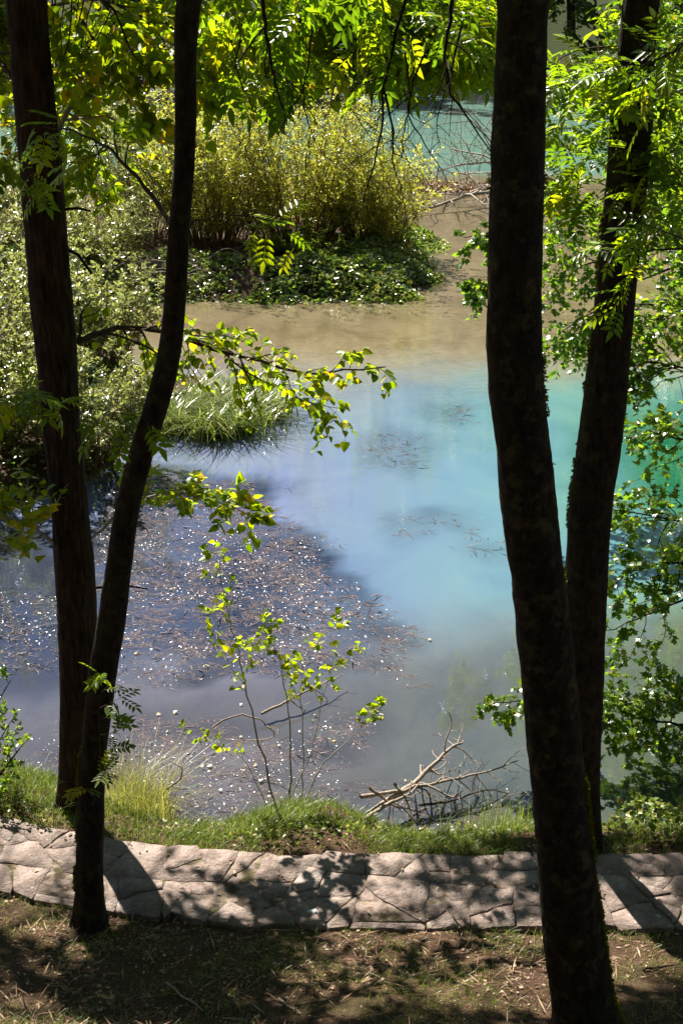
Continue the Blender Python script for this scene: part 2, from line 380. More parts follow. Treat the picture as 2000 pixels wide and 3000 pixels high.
MAT2 = pxpoly([(120, 1660), (300, 1640), (480, 1650), (640, 1690), (760, 1640), (860, 1620), (900, 1640), (830, 1720), (760, 1800), (880, 1790), (1000, 1830), (1190, 1800), (1230, 1870), (1200, 1930), (1050, 1960), (700, 1930), (300, 1930), (100, 1800)])
MAT3 = pxpoly([(-300, 1330), (0, 1340), (150, 1360), (240, 1420), (230, 1520), (100, 1560), (-300, 1560)])
DARK = pxpoly([(-400, 1190), (120, 1200), (225, 1330), (225, 1590), (60, 1620), (-400, 1640)])
PATCH = [pxpoly(q) for q in ([(820, 1010), (900, 985), (970, 1000), (965, 1060), (930, 1090), (860, 1070)], [(890, 1190), (960, 1180), (970, 1230), (900, 1240)], [(1000, 1180), (1060, 1185), (1070, 1220), (1010, 1215)], [(1060, 1230), (1150, 1250), (1140, 1290), (1070, 1260)], [(620, 1105), (690, 1110), (680, 1135), (625, 1130)], [(400, 985), (520, 970), (540, 1010), (430, 1040)], [(980, 930), (1080, 935), (1070, 970), (1000, 965)])]
def milk_fields(X, Y):
    w = n2(X, Y, .8, 3)*.35+n2(X, Y, 4., 2, 7.)*.22
    mat = np.maximum(np.maximum(sstep(-.12, .10, sdpoly(X, Y, MAT1)+w*.9), sstep(-.4, .3, sdpoly(X, Y, MAT2)+w*.4)), sstep(-.4, .3, sdpoly(X, Y, MAT3)+w*.4))
    shelf = sstep(22.0, 26.5, Y+w*2)*(1-sstep(45.2, 47.5, Y+w*2))
    near = 1-sstep(12.2, 14.6, Y-.25*X+w)
    milk = np.full(X.shape, .97)
    milk = milk*(1-near)+.34*near
    milk = milk*(1-mat)+np.clip(.30+.42*n2(X, Y*1.6, .9, 4, 2.), .12, .62)*mat
    dk = sstep(-.5, .5, sdpoly(X, Y, DARK)+w*.8); milk = milk*(1-dk)+.2*dk
    for q in PATCH: milk = milk*(1-.28*sstep(-.35, .25, sdpoly(X, Y, q)+w*.8))
    edge = sstep(2.2, 3.0, X)*(1-sstep(10.8, 11.8, Y))
    milk = milk*(1-edge)+.22*edge
    milk = np.where(shelf > 0, milk*(1-shelf)+.45*shelf, milk)
    silt = np.maximum(shelf, near*.35)
    deep_refl = np.maximum(sstep(0, 1, 1-np.hypot((X-5.2)/2.3, (Y-19)/4.8)), sstep(0, 1, 1.05-np.hypot((X-4.4)/1.1, (Y-13.3)/1.7)))  # where the dark tree reflection and deep water are painted; bed depth unchanged
    return milk, silt, np.clip(deep_refl*1.4, 0, 1)
def ground_z(X, Y):
    X = np.asarray(X, float); Y = np.asarray(Y, float)
    d = Y-path_y(X); u = -d-.40
    hill = .40+np.where(u < 1.6, .30*u, .48+.70*(u-1.6))
    hill = np.where(u > 9, .48+.70*7.4+.52*(u-9)+.4, hill); hill = np.minimum(hill, 30+n2(X, Y, .05)*3)
    sy = shore_y(X); pe = path_y(X)+.40
    t = np.clip((Y-pe)/np.maximum(sy-pe, .1), 0, 1)
    bank = .41*(1-t**1.6)+.05*np.sin(t*math.pi)
    milk, silt, deep_refl = milk_fields(X, Y)
    dep = np.clip(-np.log(1-np.minimum(milk, .98))*.62, .1, 2.2)
    bed = -dep*sstep(0, 1.2, Y-sy)-.02
    z = np.where(u > 0, hill, np.where(Y < pe, .40, np.where(Y < sy, bank, bed)))
    wob = n2(X, Y, .45, 3)*.5
    for poly, h, sl in ((RIGHT, 14., .45), (LEFT, .35, .35), (ISLE, .45, .4), (BAR, .07, .25)):
        s = sdpoly(X, Y, poly)+wob*(.8 if h > .1 else .3); zz = np.where(s > 0, np.minimum(s*sl, h+.25*n2(X, Y, .6)), s*.6)
        z = np.where((zz > z) & (Y > pe+.5), zz, z)
    yf = 79+3*np.sin(X*.11)+2*n2(X, Y, .1); s = Y-yf
    z = np.where(s > -4, np.maximum(z, np.minimum(s*.5, 45)), z)
    lf = -42-X; z = np.where((lf > -3) & (Y > 16), np.maximum(z, np.minimum(lf*.5, 30)), z)
    z = z+np.where(z > .02, n2(X, Y, 2.2, 4)*.035, 0)+np.where((u > .05), n2(X, Y, 6, 3)*.025+n2(X, Y, .7, 2)*.07*sstep(0, 1, u), 0)
    return z
def graded(bps):
    out = []
    for a, b, st in bps: out.append(np.arange(a, b-1e-6, st))
    return np.concatenate(out+[[bps[-1][1]]])
def grid(xs, ys, zf):
    X, Y = np.meshgrid(xs, ys); Z = zf(X, Y); nx, ny = len(xs), len(ys)
    i = (np.arange(ny-1)[:, None]*nx+np.arange(nx-1)[None]).ravel()
    return np.stack([X, Y, Z], -1).reshape(-1, 3), np.stack([i, i+1, i+nx+1, i+nx], -1)
xs = graded([(-260, -60, 12), (-60, -12, 2), (-12, -5, .35), (-5, 5, .1), (5, 12, .35), (12, 60, 2), (60, 260, 12)])
ys = graded([(-70, -4, 3), (-4, 5, .35), (5, 12, .09), (12, 24, .2), (24, 48, .4), (48, 90, 1), (90, 260, 10)])
v, f = grid(xs, ys, ground_z)
_w = n2(v[:, 0], v[:, 1], .8, 3)*.35
_m = np.maximum.reduce([sstep(-.3, .2, sdpoly(v[:, 0], v[:, 1], q)+_w*.5) for q in (MAT1, MAT2, MAT3, DARK)])
MB().add(v, f, _m).build('ground', 'soil', smooth=True, kind='structure', label='brown earth hillside, banks and lake bed')

# water: one flat sheet; clear, milky or silty as the bed below it
xs = graded([(-90, -14, 4), (-14, -6, .4), (-6, 6, .13), (6, 14, .4), (14, 62, 4)]); ys = graded([(9.0, 16, .12), (16, 26, .18), (26, 50, .4), (50, 94, 1)])
v, f = grid(xs, ys, lambda X, Y: np.zeros_like(X))
wme = MB().add(v, f).mesh('water', 'water', True)
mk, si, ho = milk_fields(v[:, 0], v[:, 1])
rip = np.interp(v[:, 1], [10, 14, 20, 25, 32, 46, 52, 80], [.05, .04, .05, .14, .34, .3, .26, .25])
for nm, arr in (('milk', mk), ('silt', si), ('deep_refl', ho), ('ripple', rip)):
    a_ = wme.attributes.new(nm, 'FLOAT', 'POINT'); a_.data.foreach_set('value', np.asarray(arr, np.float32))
link('water', wme, kind='structure', label='milky turquoise pond water, brown over the shallows')

# ------------------------------------------------------------------ flagstone path
PL, PR, PW = -5.2, 4.4, .42
pxs = np.linspace(PL-4, PR+4, 90); rows = np.array([-PW-.01, -PW+.03, -.2, .0, .2, PW-.03, PW+.01])
Xg, Tg = np.meshgrid(pxs, rows); Yg = path_y(Xg)+Tg; Zg = .4565+n2(Xg, Yg, 5, 3)*.008; Zg[0] = .28; Zg[-1] = .28
nx = len(pxs); i = (np.arange(len(rows)-1)[:, None]*nx+np.arange(nx-1)[None]).ravel()
path = MB().add(np.stack([Xg, Yg, Zg], -1).reshape(-1, 3), np.stack([i, i+1, i+nx+1, i+nx], -1)).build('path', 'mortar', smooth=True, kind='structure', label='crazy-paved stone footpath along the pond')
def clip_half(poly, n, c):
    out = []
    for k in range(len(poly)):
        a, b = poly[k], poly[(k+1) % len(poly)]; da, db = a@n-c, b@n-c
        if da <= 0: out.append(a)
        if (da < 0) != (db < 0) and abs(da-db) > 1e-12: out.append(a+(b-a)*(da/(da-db)))
    return out
g = np.random.default_rng(21)
def split_piece(poly, g):
    c = poly.mean(0); e = poly-c; u, sv, vt = np.linalg.svd(e, full_matrices=False); ax = vt[0]
    an = math.atan2(ax[1], ax[0])+g.normal()*.25; n_ = np.array([math.cos(an), math.sin(an)]); q = c+ax*sv[0]*.25*g.normal()*.5
    A = clip_half(list(poly), n_, q@n_); B = clip_half(list(poly), -n_, -(q@n_)); return [np.array(z) for z in (A, B) if len(z) > 2]
def area(p): return abs(np.dot(p[:, 0], np.roll(p[:, 1], -1))-np.dot(p[:, 1], np.roll(p[:, 0], -1)))*.5
todo = [np.array([(x0, -PW-.02), (x0+2.4, -PW-.02), (x0+2.4, PW), (x0, PW)]) for x0 in np.arange(PL, PR, 2.4)]
pieces = []
# shared slanting joints between the starting bays
for k in range(1, len(todo)):
    sl = g.normal(size=2)*.16; todo[k-1][1][0] += sl[0]; todo[k][0][0] += sl[0]; todo[k-1][2][0] += sl[1]; todo[k][3][0] += sl[1]
rows_ = []
for q in todo:
    m0, m1 = g.uniform(-.22, .22, 2); c_ = q[0]+(q[3]-q[0])*(m0+PW)/(2*PW); d_ = q[1]+(q[2]-q[1])*(m1+PW)/(2*PW)
    rows_ += [np.array([q[0], q[1], d_, c_]), np.array([c_, d_, q[2], q[3]])]
todo = rows_
while todo:
    q = todo.pop()
    if area(q) > g.choice([.02, .06, .13, .21], p=[.1, .26, .36, .28]): todo += split_piece(q, g)
    else: pieces.append(q)
for poly0 in pieces:
    poly0 = poly0.copy(); poly0[:, 1] += np.where(poly0[:, 1] < -PW+.001, g.normal(size=len(poly0))*.022-.01, 0)+np.where(poly0[:, 1] > PW-.001, g.normal(size=len(poly0))*.02, 0)
    if poly0[:, 0].min() < -4.6 or area(poly0) < .0012: continue
    poly = list(poly0); c0 = poly0.mean(0)
    for k in range(len(poly0)):
        A, B = poly0[k], poly0[(k+1) % len(poly0)]; d = B-A
        if np.hypot(*d) < 1e-6: continue
        n_ = np.array([d[1], -d[0]])/np.hypot(*d)
        if (c0-A)@n_ > 0: n_ = -n_
        poly = clip_half(poly, n_, A@n_-g.uniform(.001, .0055))
        if len(poly) < 3: break
    if len(poly) < 3: continue
    poly = np.array(poly)
    # rough, chipped outline
    out = []
    for a in range(len(poly)):
        A, B = poly[a], poly[(a+1) % len(poly)]; L = np.hypot(*(B-A)); ns = max(1, int(L/.07)); nn = np.array([-(B-A)[1], (B-A)[0]])/max(L, 1e-6)
        for u in range(ns):
            q = A+(B-A)*u/ns; out.append(q+nn*(g.normal()*.004 if u else abs(g.normal())*.004))
    out = np.array(out); out = out+np.stack([n2(out[:, 0], out[:, 1], 4.5, 3, 1.), n2(out[:, 0], out[:, 1], 4.5, 3, 5.)], -1)*.05; ctr = out.mean(0); n_ = len(out)
    if n_ < 4: continue
    top = .464+g.normal()*.0055; tilt = g.normal(size=2)*.016
    def ringz(s, z):
        P = ctr+(out-ctr)*s; return np.column_stack([P[:, 0], path_y(P[:, 0])+P[:, 1], z+(P-ctr)@tilt])
    sm = 1-.004/max(.06, np.abs(out-ctr).max())
    c3 = ringz(0, top+.003)[:1]
    V = np.concatenate([ringz(1., .36), ringz(1., top-.004), ringz(sm, top), c3])
    o_ = MB(); a = np.arange(n_); b = (a+1) % n_
    o_.add(V, np.concatenate([np.stack([a, b, b+n_, a+n_], -1), np.stack([a+n_, b+n_, b+2*n_, a+2*n_], -1)]))
    o_.lv.append(np.stack([a+2*n_, b+2*n_, np.full(n_, 3*n_)], -1).ravel()); o_.cnt.append(np.full(n_, 3))
    o_.build('flagstone', 'flagstone', path)

# ------------------------------------------------------------------ trees at the path: trunks traced on their own planes
def trunk_from_px(pts, Ys, top, sides=36, step=.05, amp=.05, fis=0., seed=0):
    """pts: (x, y, width) from foot to the top of the frame; Ys distance per point; top: list of (dx, dy, z, r) above"""
    C, Rr = [], []
    for (x, y, w), Y in zip(pts, np.broadcast_to(Ys, len(pts))):
        p = at(x, y, Y); C.append(p); Rr.append(w*.5/FPX*depth_at(p))
    for dx, dy, z, r in top: C.append(np.array([C[-1][0]+dx, C[-1][1]+dy, z])); Rr.append(r)
    C = np.array(C); Rr = np.array(Rr)
    s = np.concatenate([[0], np.cumsum(np.linalg.norm(np.diff(C, axis=0), axis=1))]); n = int(s[-1]/step)
    t = np.linspace(0, s[-1], n)
    P = np.stack([np.interp(t, s, C[:, k]) for k in range(3)], -1); r = np.interp(t, s, Rr)
    K = max(3, int(.5/step)) | 1; ker = np.hanning(K+2)[1:-1]; ker /= ker.sum(); pad = K//2
    sm = lambda a: np.convolve(np.concatenate([2*a[0]-a[pad:0:-1], a, 2*a[-1]-a[-2:-pad-2:-1]]), ker, 'valid')
    P = np.stack([sm(P[:, k]) for k in range(3)], -1); r = sm(r)
    a = np.arange(sides)*2*math.pi/sides
    ring = np.stack([np.cos(a), np.sin(a), 0*a], -1)
    base = P[:, None]+ring[None]*r[:, None, None]
    nz = fbm(base*np.array([5, 5, 3])+seed, 4)*amp+fbm(base*np.array([14, 14, 9])+seed, 3)*amp*.7+fbm(base*np.array([40, 40, 30])+seed, 2)*amp*.3
    hh = np.maximum(P[:, 2]-P[0, 2]-.12, 0)[:, None]; nz = nz+np.exp(-hh/.16)*(.2+.15*np.cos(5*a+seed))[None]
    if fis: nz = nz+np.abs(fbm(np.stack([ring[None, :, 0]*r[:, None]*26+0*base[..., 0], ring[None, :, 1]*r[:, None]*26+0*base[..., 0], base[..., 2]*2.6], -1)+seed, 3))*fis
    V = P[:, None]+ring[None]*(r[:, None]*(1+nz))[..., None]
    i = np.arange(n-1)[:, None]*sides; j = np.arange(sides)[None]; k = (j+1) % sides
    F = np.stack([i+j, i+k, i+sides+k, i+sides+j], -1).reshape(-1, 4)
    return MB().add(V.reshape(-1, 3), F), P, r, V
def moss_part(root, V, rows, angs, n, size, seed, flr=.3):
    n, size = n*2, size*.65
    """tufts of moss on the rings V between rows, facing angs (radians range)"""
    g = np.random.default_rng(seed); ns = V.shape[1]
    i = g.integers(rows[0], rows[1], n*3); a = g.uniform(angs[0], angs[1], n*3) % (2*math.pi)
    j = (a/(2*math.pi)*ns).astype(int) % ns; p = V[i, j]; keep = fbm(p*7+seed, 3) > flr-.3; p, a = p[keep][:n], a[keep][:n]
    mb = MB()
    for rep in range(5):
        D = np.stack([np.cos(a), np.sin(a), np.full_like(a, .25)], -1)+g.normal(size=(len(a), 3))*.7
        put_leaves(mb, 'oval', p+g.normal(size=p.shape)*.004, D, size, jit=1.5, g=g)
    return mb.build('moss', 'moss', root, kind='stuff')
def shadow_keep(S):
    """share of leaves kept: canopy culled by where leaf shadows land, to shape the shade below"""
    h = (S[:, 2]-.5)/SUN.z; x = S[:, 0]-SUN.x*h; y = S[:, 1]-SUN.y*h
    k = np.interp(y, [8.3, 9.1, 9.6, 10.2], [.22, .22, .08, .02])
    line = 8.0-(x+2.4)*.36
    k = np.where((y < 8.25) & (y > line), .10, k)
    k = np.maximum(k, sstep(.1, -.3, y-line)*sstep(6.2, 6.5, y)*np.where(x < 1.6, .95, .5))
    k = np.where(y <= 6.2, np.where(y < 5.0, .85, .08), k)
    k = np.maximum(k, .7*sstep(1.8, 2.4, x)*sstep(9.4, 9.1, y)*sstep(6.5, 7., y))
    k = np.where((x > 1.2) & (y < 6.5), k*.08, k)
    k = k*(1-.8*sstep(-1.9, -2.5, x)*sstep(8.1, 8.5, y))
    dark = (y < line-.1) & (y > 6.3) & (x < 1.6)
    return np.where(dark, k, np.clip(k*(.55+.9*sstep(-.25, .3, n2(x, y, 1.1, 2, 4.))), 0, 1))
def high_shadow_keep(S):
    h = (S[:, 2]-.5)/SUN.z; x, y = S[:, 0]-SUN.x*h, S[:, 1]-SUN.y*h  # upper leaves kept only where their shadow lands out of view
    return sstep(5.0, 4.4, y)*(1-.85*sstep(1.4, 2.0, x)*sstep(2.2, 2.8, y))
def crown(root, P, r, z0, g, limbs=10, L=4.2, dirs=None, leaf='pinnate', size=.22, mat='leaf_ash', k2=7, k3=6, kl=7, droop=.12, bmat='bark_twig', up=.25, zmax=99, mask=False, fine=False):
    sel = np.where((P[:, 2] > z0) & (P[:, 2] < zmax))[0]; idx = g.choice(sel, limbs)
    az = g.uniform(0, 2*math.pi, limbs) if dirs is None else np.array(dirs)[np.arange(limbs) % len(dirs)]+g.normal(size=limbs)*.3
    D = np.stack([np.cos(az), np.sin(az), g.uniform(.0, .7, limbs)], -1)
    Ls = L*g.uniform(.7, 1.2, limbs); P1 = curves(P[idx], D, Ls, 10, droop, .10, g); R1 = taper(np.minimum(r[idx]*.38, .05), 10, .2)
    S, D, Lc, rr = kids(P1, R1, k2, .25, 1., .8, lfac=.42, up=up, g=g); P2 = curves(S, D, Lc, 8, droop*1.3, .14, g); R2 = taper(rr, 8, .3)
    keep = lambda Q: shadow_keep(Q) if mask is True else high_shadow_keep(Q)
    if mask: q = g.random(len(P2)) < keep(P2[:, -1])*2.5+.02; P2, R2 = P2[q], R2[q]
    S, D, Lc, rr = kids(P2, R2, k3, .15, 1., .8, lfac=.5, g=g, flat=.4); P3 = curves(S, D, Lc, 6, droop*2, .14, g); R3 = taper(np.maximum(rr, .002), 6, .4)
    mb = MB(); tubes(mb, P1, R1, 6); tubes(mb, P2, R2, 3)
    if fine: tubes(mb, P3, R3, 3)
    mb.build('limbs', bmat, root, smooth=True, kind='stuff')
    S, D = leafpts(P3, kl, .15, 1., .8, g, .15); 
    q = g.random(len(S)) < (shadow_keep(S) if mask is True else (high_shadow_keep(S) if mask else 1.)); S, D = S[q], D[q]
    lb = MB(); put_leaves(lb, leaf, S, D, size, jit=.45, g=g); lb.build('crown', mat, root, kind='stuff')
    return len(S)

def high_crown(root, P, r, seed, dirs):  # upper crown out of view, added to block sky light
    crown(root, P, r, 11.0, np.random.default_rng(seed), 26, 5.6, dirs, 'loz', .21, 'leaf_ash', 8, 6, 7, droop=.05, mask='high')
TREES = {}
# rough-barked poplar beyond the path
t1 = thing('poplar_tree', 'straight tree with rough fissured brown bark between the path and the water', 'tree'); TREES['L1'] = t1
mb, P, r, V = trunk_from_px([(163, 1885, 62), (166, 1800, 60), (178, 1650, 76), (182, 1500, 88), (172, 1300, 90), (158, 1130, 82), (140, 960, 84), (130, 800, 92), (112, 600, 96), (97, 420, 96), (78, 200, 92), (60, 0, 92)], 9.85,
                            [(-.1, .05, 8.5, .13), (0, .3, 12, .10), (.1, .3, 17, .04)], 44, .035, .05, .10, 3)
trunk = mb.build('trunk', 'bark_rough', t1, smooth=True); L1P, L1R = P, r
crown(t1, P, r, 7.6, np.random.default_rng(31), 12, 4.2, [1.2, .5, 1.9, -.4, .1, -.8], 'poplar', .08, 'leaf_poplar', 8, 6, 14, mask=True, zmax=11)
high_crown(t1, P, r, 301, [1.6, .3, -1, 2.5, 3.5])
# slender leaning tree in front of the path
t2 = thing('leaning_tree', 'slender dark tree with a bent leaning trunk rising from the near edge of the path', 'tree'); TREES['L2'] = t2
mb, P, r, V = trunk_from_px([(206, 2150, 76), (206, 2090, 66), (207, 1950, 61), (211, 1800, 60), (224, 1650, 62), (240, 1520, 66), (258, 1430, 66), (268, 1330, 60), (290, 1180, 58), (318, 1060, 58), (350, 960, 60), (376, 880, 58), (394, 790, 54), (404, 660, 52), (412, 520, 50), (424, 380, 50), (428, 260, 50), (425, 130, 52), (428, 50, 58), (438, 0, 62)], 8.22,
                            [(.12, .1, 8.2, .09), (.3, .5, 11.5, .07), (.2, .4, 16, .03)], 36, .035, .07, 0, 9)
trunk = mb.build('trunk', 'bark_dark', t2, smooth=True); L2P, L2R = P, r
moss_part(trunk, V, (6, 46), (2.6, 3.6), 260, .022, 4)
crown(t2, P, r, 7.4, np.random.default_rng(32), 18, 5.4, [1.4, 1.0, 1.7, .6, -.9, 1.9, 3.0], 'pinnate', .25, 'leaf_ash', 8, 6, 7, mask=True, zmax=11)
high_crown(t2, P, r, 302, [1.6, .3, -1, 2.5, -2.2])
# thick mossy tree nearest the viewer
t3 = thing('mossy_tree', 'thick dark tree with lichen-blotched mossy bark leaning beside the path, nearest the viewer', 'tree'); TREES['R1'] = t3
mb, P, r, V = trunk_from_px([(1352, 2480, 190), (1348, 2352, 160), (1330, 2250, 146), (1310, 2100, 134), (1290, 1900, 130), (1275, 1750, 128), (1258, 1560, 126), (1238, 1350, 124), (1215, 1180, 126), (1196, 1000, 124), (1182, 850, 126), (1178, 760, 128), (1181, 640, 126), (1186, 450, 122), (1192, 260, 120), (1197, 120, 118), (1201, 0, 116)], 6.55,
                            [(.0, .2, 8.2, .14), (-.1, .4, 11.5, .11), (-.1, .5, 17, .04)], 48, .03, .085, 0, 15)
trunk = mb.build('trunk', 'bark_mossy', t3, smooth=True); R1P, R1R = P, r
moss_part(trunk, V, (4, 75), (-.35, .5), 520, .024, 6, .1)
moss_part(trunk, V, (90, 190), (2.8, 3.5), 90, .024, 7, .75)
moss_part(trunk, V, (75, 180), (-.4, .5), 140, .022, 8, .6)
crown(t3, P, r, 8.0, np.random.default_rng(33), 20, 5.6, [1.6, 1.3, 2.0, .9, 2.4, -.7, 3.1], 'pinnate', .25, 'leaf_ash', 8, 6, 7, mask=True, zmax=11)
high_crown(t3, P, r, 303, [1.6, .3, -1, 2.5, -2.2])
# second right trunk beyond the path
t4 = thing('upright_tree', 'upright dark tree just beyond the path, half hidden behind the thick mossy trunk', 'tree'); TREES['R2'] = t4
mb, P, r, V = trunk_from_px([(1356, 2010, 96), (1350, 1940, 64), (1342, 1800, 66), (1340, 1650, 84), (1340, 1500, 92), (1346, 1300, 96), (1356, 1150, 98), (1378, 1000, 100), (1396, 850, 96), (1410, 700, 92), (1424, 550, 92), (1440, 400, 96), (1450, 270, 98), (1458, 150, 86), (1470, 0, 84)], 9.3,
                            [(.1, .1, 8.4, .13), (.1, .3, 12, .10), (.1, .3, 17, .04)], 40, .035, .05, .03, 21)
trunk = mb.build('trunk', 'bark_dark', t4, smooth=True); R2P, R2R = P, r
moss_part(trunk, V, (60, 150), (2.7, 3.6), 300, .022, 9, .4)
crown(t4, P, r, 7.8, np.random.default_rng(34), 18, 5.0, [1.4, .9, 2.0, 2.4, 0., -1, 3.], 'pinnate', .25, 'leaf_ash', 8, 6, 7, mask=True, zmax=11)
high_crown(t4, P, r, 304, [1.6, .3, -1, 2.5, 0])
tL = thing('shade_tree', 'added tree at the pond edge outside the left of the frame, shading the slope', 'tree')  # unseen tree, added to darken the lower left slope
C = np.array([(-5.2-.02*q, 11.2+.05*q, -.1+q) for q in np.linspace(0, 11, 30)]); mb = MB(); tubes(mb, C, np.linspace(.2, .05, 30), 14); mb.build('trunk', 'bark_dark', tL, smooth=True)
crown(tL, C, np.linspace(.2, .05, 30), 6.6, np.random.default_rng(36), 30, 4.8, [.2, .5, .8, 1.1, 1.4], 'hex', .11, 'leaf_ash', 8, 6, 9, mask=True, zmax=9.6)
# trees up the slope, unseen behind the viewer: added to cut sky and bounced light
for k, (x, y, s_) in enumerate(((-3.6, 1.0, 41), (4.2, .2, 42), (.4, -5, 43), (-6.5, -3.5, 44), (7.5, -3, 45), (-1.5, -9, 46))):
    t = thing('hillside_shade_tree', ('added shade ash up the slope left of the viewpoint', 'added shade ash up the slope right of the viewpoint', 'added shade ash on the slope behind the viewpoint', 'added shade ash farther up the slope to the left', 'added shade ash farther up the slope to the right', 'highest added shade ash on the slope')[k], 'tree', 'unseen shade trees added up the slope')
    g = np.random.default_rng(s_); z0 = float(ground_z(np.array([x]), np.array([y]))[0])
    C = np.array([[x+.25*math.sin(q*.5+k), y+.2*math.cos(q*.4), z0-.2+q] for q in np.linspace(0, 11, 24)]); rr = np.linspace(.2, .05, 24)
    mb = MB(); tubes(mb, C, rr, 14); mb.build('trunk', 'bark_dark', t, smooth=True)
    crown(t, C, rr, z0+4, g, 18, 5.4, None, 'loz', .26, 'leaf_ash', 8, 5, 7)

# ------------------------------------------------------------------ sprays: branches in view with twigs and leaves
def spray(root, px, Y, r0, g, leaf, mat, size, nt=10, tl=.5, kl=6, droop=.15, sub=3, s0=.15, bmat='bark_twig', jit=.45, hang=.1, single=0, name='branch', flat=.5, Yend=None, spread=.85, leaves=True, up=(0, 0, 1), rmin=.0025):
    """a limb along pixel points at distance Y (to Yend), side twigs, sub twigs and leaves"""
    n = len(px); Yv = np.linspace(Y, Y if Yend is None else Yend, n)
    C = np.array([at(x, y, q) for (x, y), q in zip(px, Yv)])
    s = np.concatenate([[0], np.cumsum(np.linalg.norm(np.diff(C, axis=0), axis=1))]); t = np.linspace(0, s[-1], 16)
    P1 = np.stack([np.interp(t, s, C[:, k]) for k in range(3)], -1)
    P1 = np.concatenate([P1[:1], (P1[:-2]+2*P1[1:-1]+P1[2:])/4, P1[-1:]]); P1 = P1+g.normal(size=P1.shape)*s[-1]*.004
    R1 = np.linspace(r0, r0*.25, 16)
    S, D, Lc, rr = kids(P1[None], R1[None], nt, s0, 1., spread, L=tl, lfac=1., g=g, flat=flat, up=0); P2 = curves(S, D, Lc, 7, droop, .13, g); R2 = taper(np.maximum(rr, rmin), 7, .4)
    mb = MB(); tubes(mb, P1, R1, 7); tubes(mb, P2, R2, 4); PP = P2
    if sub:
        S, D, Lc, rr = kids(P2, R2, sub, .2, 1., .8, lfac=.55, g=g, flat=flat); P3 = curves(S, D, Lc, 7, droop*1.5, .13, g); R3 = taper(np.maximum(rr, rmin*.6), 7, .5)
        tubes(mb, P3, R3, 3); PP = np.concatenate([P2, P3])
    b = mb.build(name, bmat, root, smooth=True)
    if leaves:
        S, D = leafpts(PP, kl, .2, 1., .8, g, hang)
        if single:
            q = g.permutation(len(S)); a, z = q[:single], q[single:]
            tv, tf = LEAF[leaf]; var = [MB().add(tv*np.array([1, 1, sc]), [tf[0]], rv).add(tv*np.array([1, 1, sc]), [tf[1]], rv).mesh('leaf', mat) for sc, rv in ((1, .1), (1.6, .3), (-.5, .5), (2.2, .66), (.6, .84))]
            F = frames(D[a], np.array(up, float), jit, g)
            for k_, i_ in enumerate(a):
                o = link('leaf', var[int(g.integers(0, 5))], b); sc = size*g.uniform(.7, 1.25)
                m = np.eye(4); m[:3, :3] = F[k_]*sc; m[:3, 3] = S[i_]; o.matrix_world = Matrix(m.tolist())
            S, D = S[z], D[z]
        lb = MB(); put_leaves(lb, leaf, S, D, size, up=up, jit=jit, g=g)
        if len(S): lb.build('foliage', mat, b, kind='stuff')
    return P1
G = lambda s: np.random.default_rng(s)
# yellow-green poplar branches of the rough-barked tree
spray(t1, [(180, 785), (230, 752), (300, 750), (380, 762), (480, 795), (580, 830), (680, 855), (780, 858), (880, 840)], 9.9, .022, G(51), 'poplar', 'leaf_poplar', .07, 28, .42, 4, .25, 2, .0, single=150, Yend=10.6, hang=.4)
spray(t1, [(300, 750), (420, 770), (520, 820), (610, 880), (700, 925), (790, 940)], 10, .010, G(52), 'poplar', 'leaf_poplar', .07, 22, .36, 4, .25, 2, .1, single=90, Yend=10.8, hang=.4)
spray(t1, [(185, 1250), (235, 1225), (270, 1170), (380, 1130), (480, 1140), (590, 1190)], 10, .014, G(53), 'poplar', 'leaf_poplar', .08, 22, .34, 5, .1, 2, .25, single=60, Yend=10.7, bmat='bark_pale', hang=.2)
spray(t1, [(125, 1250), (85, 1215), (50, 1195), (-40, 1180)], 9.8, .016, G(54), 'poplar', 'leaf_poplar', .08, 14, .42, 5, -.05, 2, .2, Yend=9.2, bmat='bark_pale', hang=.2)
for k, px in enumerate(([(-300, -40), (-200, 20), (-120, 40), (-30, 20)], [(-300, 40), (-200, 80), (-100, 100), (-40, 60)], [(-300, -90), (-200, -60), (-100, -70), (-20, -60)], [(-320, -120), (-220, -110), (-120, -120), (-40, -110)])):
    spray(t1, px, 12.2+.2*k, .012, G(141+k), 'poplar', 'leaf_poplar', .09, 34, .6, 6, .1, 3, .05, Yend=12.5+.1*k, hang=.2)  # boughs mostly left of the frame, added to shade the slope
spray(t1, [(70, 450), (130, 310), (190, 200), (245, 130), (300, 60), (340, -40)], 10.2, .026, G(55), 'poplar', 'leaf_poplar', .085, 20, .55, 6, .2, 3, .2, Yend=10.8, bmat='bark_pale', hang=.3)
for k, (px, Ya, Yb, nt) in enumerate((([(120, 60), (220, 40), (330, 80), (400, 170), (440, 260)], 10.6, 10.8, 18), ([(60, -30), (170, 60), (260, 200), (330, 330)], 10.2, 10.4, 16), ([(-60, 120), (20, 200), (50, 320), (30, 420)], 11.2, 12, 18),
                                    ([(380, -40), (480, 60), (560, 150), (640, 260)], 13.5, 13.7, 24), ([(480, -60), (620, 40), (740, 120), (800, 200)], 13.7, 13.9, 20), ([(300, -50), (420, 30), (520, 110), (560, 230)], 10.7, 10.9, 20), ([(200, 340), (250, 370), (200, 420), (190, 470)], 12, 12, 7),
                                    ([(140, -40), (260, 60), (300, 160), (350, 220)], 9.9, 10.2, 18), ([(600, -40), (680, 60), (760, 180)], 11, 11.3, 24), ([(420, 60), (560, 110), (680, 130), (800, 120)], 13.7, 13.9, 20), ([(-60, 40), (60, 130), (120, 240), (140, 340)], 12.3, 12.8, 24))):
    px = [(x, y-45) for x, y in px]
    spray(t1, px, Ya, .012, G(60+k), 'poplar', 'leaf_poplar', .075, int(nt*1.05), .5, 6, .18, 3, .05, Yend=Yb, hang=.35)
